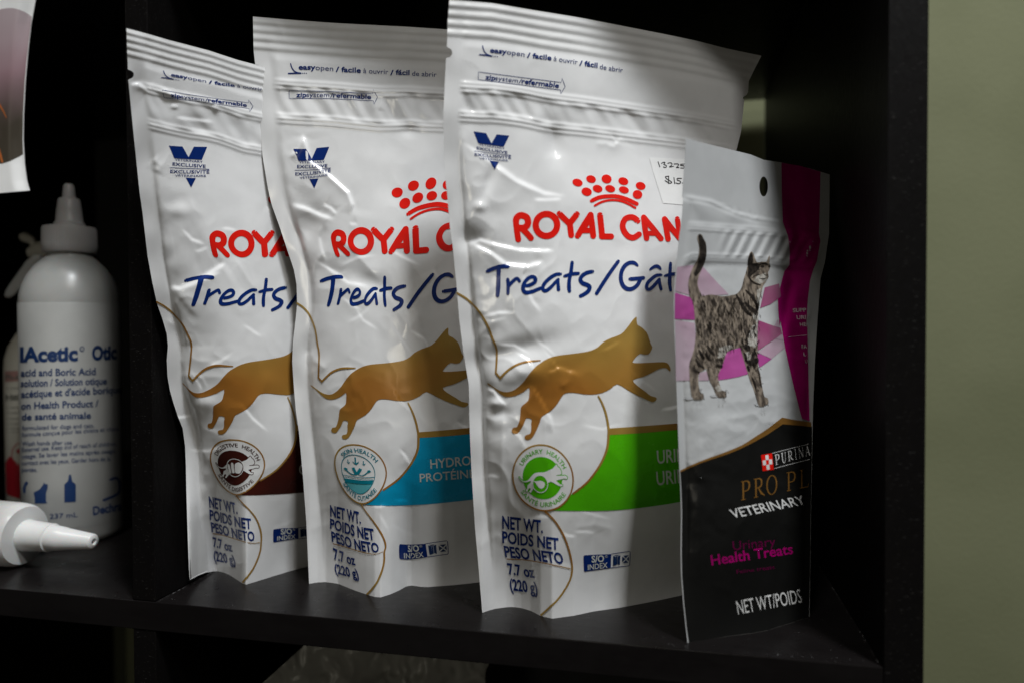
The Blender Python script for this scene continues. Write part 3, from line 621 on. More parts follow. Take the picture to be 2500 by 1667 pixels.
def badge_skin(film, root, warp):
    wht, ring = ring_art()
    r = wht.build('health_badge', film, M_WHT, root, 0.24, warp); ring.build('badge_ring', film, M_GOLD, r, 0.30, warp)
    a = Art()
    a.arc_text('SKIN HEALTH', 215, 322, 0.735, 0.14, BM, 0.016); a.arc_text('SANT\u00c9 CUTAN\u00c9E', 147, 30, 0.885, 0.14, BM, 0.016, bottom=True)
    c = u2(670, 762)[0]
    a.stroke([(c[0] + 0.665 * math.cos(t), c[1] + 0.655 * math.sin(t)) for t in np.linspace(0, 2 * math.pi, 45)[:-1]], 0.026, closed=True, sub=1, m=BM)
    for (x, y0, y1, h, s_) in ((628, 440, 590, 60, 26), (487, 490, 575, 34, 14), (776, 510, 600, 36, 16)):
        a.poly(u2(x - s_ / 2, y0, x + s_ / 2, y0, x + s_ / 2, y1 - h * 0.6, x + h, y1 - h * 1.2, x + h, y1 - h * 0.7, x + 8, y1, x - h + 10, y1 - h * 0.8, x - h + 4, y1 - h * 1.3, x - s_ / 2, y1 - h * 0.6), step=0.08, m=BM)
    a.poly(u2(545, 650, 595, 630, 640, 715, 690, 640, 745, 665, 680, 765, 600, 765), step=0.1, m=BM)
    a.stroke(u2(420, 680, 480, 735, 560, 770, 640, 765), [0.05, 0.045, 0.02], m=BM); a.poly(u2(385, 685, 415, 655, 470, 672, 440, 720), m=BM, step=0.1)
    a.stroke(u2(680, 768, 760, 780, 830, 745, 880, 715), [0.02, 0.035, 0.05], m=BM); a.poly(u2(840, 700, 880, 690, 920, 722, 870, 745), m=BM, step=0.1)
    a.stroke(u2(355, 800, 670, 815, 990, 838), 0.022, m=BM, cap=False)
    a.stroke(u2(375, 838, 670, 852, 970, 878), 0.014, m=BM, cap=False)
    a.poly(u2(370, 855, 670, 868, 985, 890, 960, 960, 670, 938, 405, 925), step=0.08, m=BM)
    a.build('badge_lettering', film, M_TEAL, r, 0.34, warp)
    b = Art(); b.poly(u2(405, 922) + u2(670, 935, 958, 958) + [(c[0] + 0.655 * math.cos(t), c[1] + 0.645 * math.sin(t)) for t in np.linspace(math.radians(14), math.radians(156), 20)], step=0.08, m=BM)
    b.build('badge_skin_layer', film, M_TEAL2, r, 0.28, warp)
def badge_digest(film, root, warp):
    wht, ring = ring_art()
    r = wht.build('health_badge', film, M_WHT, root, 0.24, warp); ring.build('badge_ring', film, M_GOLD, r, 0.30, warp)
    a = Art(); c = u1(740, 640)[0]; a.poly([(c[0] + 0.64 * math.cos(t), c[1] + 0.635 * math.sin(t)) for t in np.linspace(0, 2 * math.pi, 45)[:-1]], step=0.11, m=BM)
    a.arc_text('DIGESTIVE  HEALTH', 200, 338, 0.735, 0.14, BM, 0.014); a.arc_text('SANT\u00c9 DIGESTIVE', 150, 30, 0.885, 0.14, BM, 0.014, bottom=True)
    a.stroke(u3(*CATW), 0.05, closed=True, sub=2, m=BM)
    a.build('badge_lettering', film, M_BROWN, r, 0.30, warp)
    k = Art(); k.poly(catmull(u3(*CATW), 2, True), step=0.08, m=BM); k.build('badge_cat', film, M_WHT, r, 0.40, warp)
    o = Art(); o.disc(u1(750, 632)[0], 0.30, 0.31, m=BM); o.build('badge_organ', film, M_BROWN, r, 0.48, warp)
    o = Art(); cc = u1(750, 632)[0]; o.stroke([(cc[0] + 0.31 * math.cos(t), cc[1] + 0.325 * math.sin(t)) for t in np.linspace(0, 2 * math.pi, 31)[:-1]], 0.022, closed=True, sub=1, m=BM)
    o.poly(catmull(u1(740, 560, 800, 525, 860, 560, 885, 630, 860, 730, 810, 740, 760, 720, 740, 640), 3, True), step=0.08, m=BM)
    o.stroke(u1(690, 560, 700, 640, 720, 710), 0.10, m=BM); o.stroke(u1(625, 590, 640, 660, 660, 720), 0.09, m=BM)
    o.build('badge_organ_outline', film, M_WHT, r, 0.54, warp)

# ------------------------------------------------------------------ relief of the films (millimetres towards the viewer)
def ridge(x, y, pts, w, A, e=2.0, taper=0.25):
    d, s_, p = seg_dist(x, y, pts)
    k = sstep(0, taper, p) * sstep(0, taper, 1 - p) if taper else 1.0; w = w * 1.35; e = e * 1.3
    return 0.50 * A * np.exp(-(np.sqrt(d * d + e * e) - e) / w) * k
def fold(x, y, pts, w, L, A, taper=0.3):
    """a soft step across a line, fading away from it"""
    d, s_, p = seg_dist(x, y, pts); k = sstep(0, taper, p) * sstep(0, taper, 1 - p)
    return 0.30 * A * np.tanh(d * s_ / (w * 2.2)) * np.exp(-d / L) * k
def shine(x, y, pts, A=0.5, w=3.2, L=55.0, taper=0.22):
    """a crease whose upper or right flank catches the lamps: the film below it stands proud and settles back slowly"""
    d, s_, p = seg_dist(x, y, pts); k = sstep(0, taper, p) * sstep(0, taper, 1 - p)
    return -A * s_ * np.tanh(d / w) * np.exp(-d / L) * k
def random_creases(seed, box, n):
    rr = random.Random(seed); out = []
    for _ in range(n):
        x, y = rr.uniform(box[0], box[2]), rr.uniform(box[1], box[3]); a = rr.uniform(-0.5, 1.2); l = rr.uniform(35, 120); b = a + rr.uniform(-0.6, 0.6)
        pts = [(x, y), (x + l * 0.5 * math.cos(a), y + l * 0.5 * math.sin(a)), (x + l * 0.5 * (math.cos(a) + math.cos(b)), y + l * 0.5 * (math.sin(a) + math.sin(b)))]
        out.append(lambda X, Y, pts=pts, A=rr.uniform(0.12, 0.36): shine(X, Y, pts, A, 2.3, 36.0, 0.35))
    return out
def blob(x, y, cx, cy, rx, ry, A, ang=0.0):
    c, s_ = math.cos(ang), math.sin(ang); dx, dy = x - cx, y - cy
    return A * np.exp(-((dx * c + dy * s_) / rx) ** 2 - ((-dx * s_ + dy * c) / ry) ** 2)
def crumple(x, y, seed, sc=70.0):
    a = gnoise(x / sc + 3.1, y / sc, seed); b = gnoise(x / sc * 2.1, y / sc * 1.9 + 7, seed + 1); c = gnoise(x / sc * 0.8 + b * 0.8, y / sc * 0.7 + a * 0.8, seed + 2)
    return (1 - np.abs(c) * 3.2) * 0.8 + a * 0.9 + b * 0.35
def pouch_relief(seed, header, zip1, zip2, sealu, bulge, creases):
    def f(x, y, u, v):
        side = sstep(sealu * 0.75, sealu * 1.25, u) * sstep(0.0, 0.05, 1 - u)
        h = np.zeros(np.shape(x))
        # ribbed top seal
        hd = (v < header)
        h += np.where(v < header * 1.02, 0.42 * (0.5 - 0.5 * np.cos(2 * np.pi * np.clip(v / header, 0, 1) * 4)) ** 0.8, 0) * sstep(0.0, 0.008, v)
        # zip profile: two pairs of fine ridges
        for vz in (zip1, zip2):
            for dv, A in ((-0.0065, 0.45), (0.0, 0.7), (0.007, 0.45)):
                h += A * np.exp(-((v - vz - dv) / 0.0030) ** 2) * side
        zb = sstep(zip1, zip1 + 0.01, v) * sstep(zip2, zip2 - 0.01, v)
        ph = x / 15.0 + 0.05 * y * 0.2
        h += zb * side * (0.55 * gnoise(x / 34.0 - y / 60.0, y / 90.0, seed + 5) * 2 + 0.30 * np.sin(ph + 2.5 * gnoise(x / 60, y / 60, seed + 9)))
        h += 0.5 * side * sstep(header, header + 0.015, v)
        # body
        bd = sstep(zip2, zip2 + 0.16, v); bb = np.clip((v - zip2) / 0.62, 0, 1); bb = np.sin(bb * np.pi / 2) ** 1.15
        su = np.clip((u - sealu) / (1 - sealu - 0.04), 0, 1)
        h += bulge * bb * np.sin(np.pi * su) ** 0.6
        low = 0.35 + 0.65 * bd
        edge = np.exp(-(su / 0.18) ** 2)
        h += side * low * (0.55 + 0.9 * edge) * (crumple(x, y, seed, 130.0) * 0.46 + crumple(x + 400, y, seed + 20, 60.0) * 0.06)
        h += (1 - side) * gnoise(x / 60, y / 110, seed + 3) * 1.2
        for c in creases: h += c(x, y)
        return h
    return f

def thickness(header, bulge):
    def f(u, v):
        return 0.45 + bulge * sstep(header + 0.12, header + 0.5, v) * np.sin(np.pi * np.clip((u - 0.06) / 0.88, 0, 1)) ** 0.7
    return f
def dep(P): return float(((np.array(P) - CAM) @ RM)[2] * -1)
def ctl(px, py, z=None, y=None):
    P = on_z(px, py, z) if z is not None else on_y(px, py, y); return (px, py, dep(P))

# ---- third pouch (urinary, green band)
P3L = [(1097,0),(1095,30),(1093,54),(1091.6,100),(1088,160),(1086,202),(1082,289),(1085,398),(1088,440),(1093,488),(1099,560),(1105.5,605),(1114,689),(1121,777),(1131,859),(1138,900),(1144.6,939),(1146,1019),(1148,1080),(1151,1146),(1155,1214),(1160,1290),(1166,1357),(1172,1430),(1177.5,1495)]
P3T = [(1097,0),(1200,8),(1300,25),(1411.5,43),(1520,64),(1628,85),(1700,100),(1773,119),(1859,137)]
P3R = [(1859,137),(1843,168),(1828,199),(1826.6,225),(1817,245),(1809.5,321),(1798,367),(1780,600),(1778,900),(1776,1200),(1775,1427)]
P3B = [(1177.5,1495),(1192,1489.5),(1208.6,1485),(1237,1481),(1255,1480.5),(1273,1483),(1296,1490),(1319,1502),(1348,1509),(1400,1502),(1451,1491),(1510,1483),(1558.6,1474),(1610,1464),(1660,1453),(1775,1427)]
cr3 = [
 lambda x, y: shine(x, y, [(1124,345),(1160,368),(1215,405),(1260,440),(1330,472),(1390,480)], 0.62, 3.6, 60),
 lambda x, y: shine(x, y, [(1300,487),(1330,488),(1375,486)], 0.35, 3, 20), lambda x, y: shine(x, y, [(1480,352),(1500,356),(1514,334)], 0.3, 3, 20),
 lambda x, y: ridge(x, y, [(1205,408),(1240,432),(1290,460),(1330,472)], 9, 0.9),
 lambda x, y: shine(x, y, [(1135,600),(1172,586),(1215,598),(1270,610),(1330,612),(1358,612)], 0.55, 3.4, 30, 0.12),
 lambda x, y: shine(x, y, [(1150,594),(1200,618),(1235,645),(1290,650),(1330,636)], 0.75, 3.8, 45, 0.12),
 lambda x, y: shine(x, y, [(1290,640),(1278,672),(1284,700),(1300,735),(1322,765)], 0.45, 3, 26),
 lambda x, y: blob(x, y, 1352, 350, 26, 46, -1.8), lambda x, y: ridge(x, y, [(1345,300),(1352,345),(1356,390)], 9, -1.1),
 lambda x, y: blob(x, y, 1260, 855, 95, 26, -2.2, -0.25), lambda x, y: blob(x, y, 1270, 915, 75, 30, 1.8, -0.2),
 lambda x, y: shine(x, y, [(1185,944),(1206,954),(1222,976),(1238,990)], 0.5, 3, 24), lambda x, y: blob(x, y, 1208, 985, 14, 12, 1.3), lambda x, y: blob(x, y, 1228, 1010, 22, 16, -1.2),
 lambda x, y: shine(x, y, [(1294,935),(1320,975),(1345,1020),(1352,1060)], 0.4, 3, 30), lambda x, y: ridge(x, y, [(1365,948),(1390,930),(1400,900)], 8, 1.2),
 lambda x, y: ridge(x, y, [(1228,985),(1226,1060),(1224,1140),(1224,1200)], 5, 0.9), lambda x, y: ridge(x, y, [(1333,1020),(1330,1070),(1328,1110)], 4, 0.6),
 lambda x, y: blob(x, y, 1165, 480, 30, 60, 1.0), lambda x, y: blob(x, y, 1195, 440, 14, 40, -1.2, 0.3), lambda x, y: blob(x, y, 1172, 505, 16, 12, 1.0), lambda x, y: blob(x, y, 1150, 585, 30, 25, -1.4),
 lambda x, y: ridge(x, y, [(1206,1325),(1240,1345),(1330,1358),(1400,1378),(1424,1403)], 8, -1.1), lambda x, y: ridge(x, y, [(1396,1290),(1450,1280),(1486,1288),(1470,1310)], 10, 0.9),
 lambda x, y: ridge(x, y, [(1165,1340),(1195,1318),(1225,1300)], 8, 0.8), lambda x, y: blob(x, y, 1216, 1440, 26, 50, -1.0),
 lambda x, y: ridge(x, y, [(1450,352),(1508,352),(1512,340)], 8, 1.0), lambda x, y: blob(x, y, 1420, 490, 120, 60, 0.8),
 lambda x, y: -1.6 * sstep(1700, 1860, x) * sstep(420, 0, y) * 6, lambda x, y: -0.4 * blob(x, y, 1700, 60, 300, 120, 12),
]
cr3 += random_creases(31, (1150, 690, 1640, 1460), 22)
film3 = Film([ctl(1097, 0, z=0.276), ctl(1859, 137, z=0.272), ctl(1177.5, 1495, z=0.0), ctl(1660, 1453, z=0.0)], P3L, P3R, P3T, P3B,
             pouch_relief(3, 0.062, 0.141, 0.189, 0.055, 21.0, cr3))
base3 = on_z(1400, 1480, 0.0)
r3 = empty('treat_pouch', base3, 'white cat treat pouch with green band, the tallest, with a paper price sticker', 'treat pouch', 'white cat treat pouches leaning in a row')
build_sheet(film3, r3, 290, 600, [('top_seal', 0.062), ('front_panel', 1.0)], [M_SEAL, M_FILM], notch=[(1090, 129.5, 14, 13, 1), (1827, 240, 13, 7, -1)],
            back_mat=M_BACK, thick=thickness(0.06, 14), away=(-0.35, 1, 0))
print_common(film3, r3, None); print_weight(film3, r3, None)
a, g = band_art(); bnd = a.build('colour_band', film3, M_GREEN, r3, 0.15); g.build('band_edge', film3, M_GOLD, bnd, 0.19)
a = Art(); a.text('URINARY', *cE(1328, 366), *cE(1690, 330), *cE(1323, 278), bold=0.012); a.text('URINAIRE', *cE(1325, 513), *cE(1715, 470), *cE(1318, 422), bold=0.012)
a.build('band_lettering', film3, M_GREY, bnd, 0.24)
badge_urinary(film3, r3)
a = Art(); a.poly(cN(-60, 170, 500, 195, 1100, 240, 1180, 1460, 860, 1465, 315, 1420, 180, 1000, 60, 600)); st = a.build('price_sticker', film3, M_PAPER, r3, 0.15)
a = Art()
for p in (cN(178, 292, 228, 430), cN(275, 335, 330, 305, 370, 318, 335, 365, 400, 390, 405, 430, 365, 450, 325, 432), cN(445, 335, 510, 318, 560, 340, 545, 390, 490, 432, 540, 430, 600, 415), cN(615, 352, 700, 350, 740, 365, 715, 420, 680, 450, 750, 450), cN(915, 355, 800, 362, 808, 395, 870, 400, 900, 430, 880, 465, 800, 462),
          cN(470, 690, 390, 695, 385, 720, 430, 770, 530, 830, 550, 860, 500, 880, 440, 850, 370, 808), cN(470, 685, 462, 885), cN(612, 725, 632, 890), cN(820, 748, 710, 745, 705, 790, 775, 820, 795, 860, 740, 892, 665, 870), cN(840, 872, 852, 874)):
    a.stroke(p, 2.1, sub=4)
a.build('handwritten_price', film3, M_INK, st, 0.24)

# ---- second pouch (skin, blue band)
P2L = [(617.5,41),(618.5,90),(619,121),(622,150),(628,191),(633,287),(641,382.6),(653.7,459),(663,500),(682.5,554),(701.6,611.6),(717.6,659),(724,695),(725.5,742),(721,787),(715,835),(713.5,882.5),(717.6,946),(722,1000),(730,1055),(740,1168),(748,1275),(754.7,1424)]
P2T = [(617.5,41),(720,50),(823,57.4),(982.6,65.4),(1092.6,72.7),(1215,84)]
P2R = [(1215,84),(1222,400),(1232,800),(1240,1100),(1245,1398)]
P2B = [(754.7,1424),(775,1420.5),(795.7,1419.5),(826,1424),(864.6,1439.6),(895,1450),(915,1456),(929.6,1457),(955,1449),(975.5,1439.6),(992,1430),(1006,1428),(1025,1431),(1044,1432),(1110,1427),(1170,1420.5),(1245,1408)]
P2R[-1] = (1245, 1408)
cr2 = [
 lambda x, y: shine(x, y, [(740,326),(749,360),(756,395),(800,425),(850,470),(862,500),(856,528)], 0.62, 3.2, 40, 0.1), lambda x, y: shine(x, y, [(703,386),(724,368),(741,328)], 0.4, 3, 18),
 lambda x, y: shine(x, y, [(788,500),(808,508),(822,524)], 0.5, 3, 18), lambda x, y: shine(x, y, [(853,545),(862,548),(872,546)], 0.35, 3, 12),
 lambda x, y: ridge(x, y, [(704,384),(730,366),(740,330)], 5, 0.9), lambda x, y: ridge(x, y, [(740,330),(750,370),(753,392),(790,420)], 5, 1.1), lambda x, y: ridge(x, y, [(780,415),(820,445),(850,475),(858,505),(852,530)], 5, 1.0),
 lambda x, y: shine(x, y, [(706,498),(745,508),(785,526),(820,536)], 0.8, 4.5, 40), lambda x, y: shine(x, y, [(790,548),(780,580),(786,610),(798,640)], 0.4, 3.5, 30),
 lambda x, y: blob(x, y, 760, 560, 40, 45, -2.2, 0.6), lambda x, y: ridge(x, y, [(800,560),(860,610),(905,660),(930,690)], 9, 1.2),
 lambda x, y: shine(x, y, [(790,645),(812,665),(850,690),(905,700)], 0.4, 3.5, 30), lambda x, y: blob(x, y, 905, 690, 50, 22, -1.2, 0.5),
 lambda x, y: blob(x, y, 760, 860, 22, 40, -1.3), lambda x, y: ridge(x, y, [(752,855),(775,885),(800,905)], 8, 1.2),
 lambda x, y: ridge(x, y, [(850,880),(858,920),(866,975)], 5, 0.7), lambda x, y: ridge(x, y, [(842,890),(848,930)], 4, 0.5),
 lambda x, y: ridge(x, y, [(925,690),(960,745),(1000,800),(1030,760)], 12, 0.8), lambda x, y: blob(x, y, 1000, 320, 20, 14, -0.9),
 lambda x, y: ridge(x, y, [(752,1292),(785,1284),(810,1278)], 8, 0.7), lambda x, y: ridge(x, y, [(937,1345),(960,1350),(990,1330)], 9, 0.8), lambda x, y: blob(x, y, 900, 1400, 30, 40, 1.2),
 lambda x, y: ridge(x, y, [(935,235),(930,255),(926,272)], 4, 0.7), lambda x, y: ridge(x, y, [(670,190),(700,200),(760,196)], 8, 0.6),
]
cr2 += random_creases(33, (750, 560, 1140, 1400), 19)
film2 = Film([ctl(617.5, 41, z=0.293), ctl(1092.6, 72.7, z=0.286), ctl(754.7, 1424, z=0.0), ctl(1170, 1420.5, z=0.0)], P2L, P2R, P2T, P2B,
             pouch_relief(40, 0.060, 0.116, 0.176, 0.075, 19.0, cr2))
r2 = empty('treat_pouch', on_z(950, 1440, 0.0), 'white cat treat pouch with blue band and skin health badge, middle of the row', 'treat pouch', 'white cat treat pouches leaning in a row')
build_sheet(film2, r2, 235, 550, [('top_seal', 0.060), ('front_panel', 1.0)], [M_SEAL, M_FILM], notch=[(620, 172.5, 25, 14, 1)], back_mat=M_BACK, thick=thickness(0.06, 8), away=(-0.2, 1, 0))
print_common(film2, r2, WARP2); print_weight(film2, r2, WARP2)
a, g = band_art(); bnd = a.build('colour_band', film2, M_CYAN, r2, 0.15, WARP2); g.build('band_edge', film2, M_GOLD, bnd, 0.19, WARP2)
a = Art(); a.text('HYDROL', *cG(918, 634), *cG(1215, 606), *cG(914, 577), bold=0.01); a.text('PROT\u00c9INE', *cG(850, 720), *cG(1200, 690), *cG(847, 668), bold=0.01)
a.build('band_lettering', film2, M_GREY, bnd, 0.24)
badge_skin(film2, r2, WARP2)

# ---- first pouch (digestive, maroon band)
P1L = [(308.7,69.5),(310,110),(311,137),(312.5,171),(313.5,200),(322,287),(328.5,351),(341,472),(348,520),(360.6,627.5),(372,690),(383.5,742),(397,780),(407,815),(410,844),(407,880),(409,920),(415,953),(424,985),(434,1015),(446,1045),(452,1090),(454,1140),(455,1195),(457,1266),(460.5,1371),(463,1414.6)]
P1T = [(308.7,69.5),(360,83),(414.5,99),(510,124),(580,147),(630,160),(720,186),(800,212)]
P1R = [(800,212),(812,500),(840,900),(865,1200),(880,1355)]
P1B = [(463,1414.6),(482,1404),(501,1397),(529,1392.5),(545,1396),(560,1402),(577,1413),(592,1423),(601,1426),(630,1417),(665.6,1406),(705,1394),(750,1382),(880,1355)]
cr1 = [
 lambda x, y: shine(x, y, [(412,702),(440,704),(475,690),(520,662),(552,640)], 0.8, 4.2, 45, 0.12), lambda x, y: fold(x, y, [(417,702),(440,730),(465,760),(490,785)], 4, 30, 1.6),
 lambda x, y: ridge(x, y, [(372,385),(390,405),(380,425)], 8, 1.0), lambda x, y: blob(x, y, 440, 515, 30, 18, 0.9), lambda x, y: ridge(x, y, [(560,635),(580,642),(610,690),(640,720)], 9, 0.9),
 lambda x, y: ridge(x, y, [(435,900),(455,935),(470,985),(490,1010),(480,1100)], 8, 1.2), lambda x, y: blob(x, y, 500, 985, 30, 20, 1.2), lambda x, y: ridge(x, y, [(465,960),(478,1040),(487,1110),(500,1200)], 5, -1.6, taper=0.1),
 lambda x, y: fold(x, y, [(505,1190),(520,1260),(530,1330),(560,1400)], 3, 18, -1.3, 0.1), lambda x, y: ridge(x, y, [(455,1280),(490,1260),(520,1255)], 8, 0.9), lambda x, y: ridge(x, y, [(465,1370),(490,1340),(500,1325)], 8, 0.8),
 lambda x, y: blob(x, y, 345, 212, 14, 10, 0.5), lambda x, y: shine(x, y, [(316,206),(338,204),(364,224)], 0.5, 3, 16), lambda x, y: shine(x, y, [(392,214),(420,228),(455,240)], 0.45, 3, 16), lambda x, y: blob(x, y, 426, 262, 9, 5, 0.6), lambda x, y: blob(x, y, 527, 265, 8, 10, 0.7),
 lambda x, y: shine(x, y, [(425,286),(470,292),(525,298)], 0.45, 3, 16), lambda x, y: ridge(x, y, [(398,778),(440,800),(470,850)], 10, 0.9), lambda x, y: blob(x, y, 395, 480, 20, 60, 0.8), lambda x, y: ridge(x, y, [(660,900),(640,960),(600,1010)], 10, 0.8),
]
cr1 += random_creases(36, (390, 420, 740, 1380), 18)
film1 = Film([ctl(308.7, 69.5, z=0.268), ctl(630, 160, z=0.268), (463, 1414.6, float(depth_z(463, 1414.6, 0.0))), ctl(750, 1382, z=0.0)], P1L, P1R, P1T, P1B,
             pouch_relief(75, 0.052, 0.10, 0.165, 0.085, 16.0, cr1), lift=lambda u: 13.0 * np.clip(1 - u / 0.16, 0, 1))
r1 = empty('treat_pouch', on_z(620, 1415, 0.0), 'white cat treat pouch with maroon band and digestive badge, leftmost beside the divider', 'treat pouch', 'white cat treat pouches leaning in a row')
build_sheet(film1, r1, 210, 540, [('top_seal', 0.052), ('front_panel', 1.0)], [M_SEAL, M_FILM], notch=[(311, 183, 16, 11.5, 1)], back_mat=M_BACK, thick=thickness(0.06, 6), away=(0.1, 1, 0))
print_common(film1, r1, WARP1); print_weight(film1, r1, WARP1)
a, g = band_art(); bnd = a.build('colour_band', film1, M_BROWN, r1, 0.15, WARP1); g.build('band_edge', film1, M_GOLD, bnd, 0.19, WARP1)
a = Art(); a.text('G', *cI(1083, 590), *cI(1135, 588), *cI(1082, 520), bold=0.01); a.build('band_lettering', film1, M_GREY, bnd, 0.24)
badge_digest(film1, r1, WARP1)

# ---- fourth pouch (black and magenta, tabby cat)
P4L = [(1674,337.6),(1673,370),(1671.7,396),(1668,440),(1665.4,481),(1668,484),(1665,530),(1657,587),(1651,648),(1646,699),(1644.6,746),(1646,800),(1649,880),(1651.7,951),(1656,1065.7),(1659,1152),(1661.5,1200),(1662.6,1249),(1661.7,1348),(1662.6,1400),(1667.6,1466),(1674,1529),(1678.5,1568)]
P4T = [(1674,337.6),(1700,345),(1759.4,360),(1832.8,378),(1864.7,391),(1906,397),(1976,411.6),(2025.7,427)]
P4R = [(2025.7,427),(2025,500),(2024,571),(2014.5,638),(2003,682.6),(1996,778),(1989,893.5),(1984.6,1008),(1981,1200),(1978,1400),(1976,1505)]
P4B = [(1678.5,1568),(1720,1560.5),(1764.9,1554),(1830.8,1545.6),(1873.7,1538),(1930,1520),(1976,1505)]
def relief4(x, y, u, v):
    h = np.zeros(np.shape(x)); side = sstep(0.03, 0.08, u) * sstep(0.02, 0.07, 1 - u)
    fl = sstep(0.145, 0.16, v)
    yl = np.interp(x, [1664, 1737, 1791, 1836, 1871, 1990], [480, 494, 520, 533, 538, 560])
    d = y - yl
    h += 0.8 * np.exp(-(d / 5.0) ** 2) * sstep(1660, 1690, x) * sstep(1990, 1860, x) + 0.9 * sstep(0, 12, d)
    h += 0.5 * gnoise(x / 9, y / 9, 3) * np.exp(-((d + 6) / 8.0) ** 2) * sstep(1740, 1780, x)
    h += 0.15 * gnoise(x / 14.0, y / 60, 8) * sstep(60, 20, y - np.interp(x, [1674, 2025], [337, 427])) 
    z1 = np.interp(x, [1700, 1900, 1990], [553, 568, 578]); z2 = np.interp(x, [1660, 1690, 1860, 1925, 1990], [645, 628, 634, 642, 650])
    for z in (z1, z2):
        for dz, A in ((-7, 0.5), (0, 0.8), (7, 0.5)): h += A * np.exp(-((y - z - dz) / 3.2) ** 2) * side
    zb = sstep(0, 10, y - z1) * sstep(0, 10, z2 - y) * side
    h += zb * (0.55 * np.sin(x / 4.4 + y / 9.0) * sstep(1740, 1800, x) + 0.5)
    zu = sstep(0, 10, d) * sstep(0, 10, z1 - y)
    h += zu * side * 1.2 * gnoise(x / 40, y / 60, 31)
    ov = sstep(-4, 10, y - z2 - 12)
    h += -0.9 * ov * np.exp(-np.clip(y - z2 - 12, 0, None) / 26.0) * side
    h += 9.0 * sstep(650, 1000, y) * np.sin(np.pi * np.clip((u - 0.05) / 0.9, 0, 1)) ** 0.7
    h += side * ov * (crumple(x, y, 90, 110.0) * 0.55 + crumple(x, y, 95, 45.0) * 0.12)
    h += blob(x, y, 1948, 600, 26, 70, -5.0, -0.15) + blob(x, y, 1915, 760, 14, 90, -2.5, 0.2) + blob(x, y, 1930, 590, 12, 30, 1.6)
    h += ridge(x, y, [(1660, 1195), (1690, 1190), (1705, 1185)], 6, 0.6) + ridge(x, y, [(1712, 1060), (1708, 1200), (1712, 1400), (1720, 1420)], 7, 1.2, taper=0.1)
    h += ridge(x, y, [(1720, 1420), (1780, 1440), (1860, 1530)], 9, 1.3) + ridge(x, y, [(1870, 1050), (1895, 1100), (1900, 1150)], 8, 0.8) + blob(x, y, 1770, 1060, 40, 60, 0.8)
    h += ridge(x, y, [(1870, 920), (1893, 1000), (1900, 1050)], 10, 1.0)
    return h
film4 = Film([ctl(1674, 337.6, z=0.2165), ctl(2025.7, 427, z=0.2153), ctl(1678.5, 1568, z=0.0), ctl(1873.7, 1538, z=0.0)], P4L, P4R, P4T, P4B, relief4)
r4 = empty('treat_pouch', on_z(1820, 1545, 0.0), 'small black and magenta pouch showing a standing tabby cat, at the right end', 'treat pouch')
build_sheet(film4, r4, 130, 400, [('header_card', 0.13), ('front_panel', 1.0)], [M_FILM4, M_FILM4], holes=[(1864.5, 456, 10.5, 24.5)], back_mat=M_FILM4, thick=thickness(0.1, 16), away=(-0.1, 1, 0))
def P4(art, name, m, base=0.14, par=r4): return art.build(name, film4, m, par, base)
a = Art(); a.poly(c6(964, 308, 1110, 333, 1262, 378, 1258, 600, 1250, 850, 1262, 905, 1235, 1060, 1205, 1130, 1182, 1210, 1165, 1350, 1152, 1568) + c7(1290, 150, 1300, 600, 1310, 965, 1245, 945, 1170, 650, 1102, 350, 1062, 110) + c6(950, 1568, 940, 1440, 935, 1330, 985, 1140, 1025, 1090, 1028, 1000, 1015, 870, 975, 760, 966, 500), step=7)
P4(a, 'magenta_stripe', M_MAG)
a = Art(); a.poly(c6(165, 1105, 250, 1092, 350, 1090, 450, 1200, 560, 1315, 300, 1330, 150, 1290), step=7); P4(a, 'pale_facet', M_PINK); a = Art(); a.poly(cQ6(0, 20, 240, 60, 262, 300, 240, 450, 200, 650, 160, 900, 170, 1012, -70, 1015, -80, 20), step=7); P4(a, 'pale_facet', M_PINK); a = Art()
a.poly(cQ6(1290, 545, 1590, 320, 1712, 348, 1742, 470, 1520, 650), step=7); P4(a, 'pale_facet', M_PINK); a = Art(); a.poly(cQ6(310, 1012, 480, 1010, 440, 855, 320, 885), step=7)
P4(a, 'pale_facet', M_PINK)
a = Art(); a.poly(c6(148, 1300, 262, 1335, 310, 1400, 310, 1510, 146, 1502), step=7); P4(a, 'bright_facet', M_MAG2, 0.17); a = Art(); a.poly(cQ6(770, 530, 1000, 465, 1045, 620, 1125, 905, 960, 950, 780, 985, 640, 1003, 560, 1005, 640, 850, 740, 640), step=7)
P4(a, 'bright_facet', M_MAG2, 0.17); a = Art(); a.poly(cQ6(1285, 550, 1520, 655, 1325, 795, 1295, 700), step=7); P4(a, 'bright_facet', M_MAG2, 0.17)
a = Art(); a.poly(c6(835, 1262, 945, 1232, 960, 1330, 880, 1390, 800, 1420), step=7); P4(a, 'dusky_facet', M_PINK2, 0.19); a = Art(); a.poly(cQ6(1300, 15, 1560, 110, 1668, 140, 1702, 245, 1590, 315, 1290, 520, 1285, 200), step=7); P4(a, 'dusky_facet', M_PINK2, 0.19)
a = Art(); a.poly(cQ6(1590, 315, 1695, 245, 1716, 345), step=7); P4(a, 'light_facet', M_PINK, 0.22); a = Art(); a.poly(cQ6(1560, 110, 1620, 0, 1668, 140), step=7); P4(a, 'light_facet', M_PINK, 0.22)
black = c7(211, 1392, 400, 1308, 620, 1236, 780, 1168, 940, 1080, 1080, 985, 1190, 995, 1330, 1012) + [(1982, 1060), (1980, 1200), (1977, 1400), (1974.5, 1505), (1930, 1519), (1873.7, 1537), (1830.8, 1544.5), (1764.9, 1553), (1681.5, 1566.5), (1676.5, 1529), (1670, 1466), (1665, 1400), (1664, 1348), (1664.8, 1249), (1663.5, 1200)]
a = Art(); a.poly(black, step=7); P4(a, 'black_panel', M_BLACK)
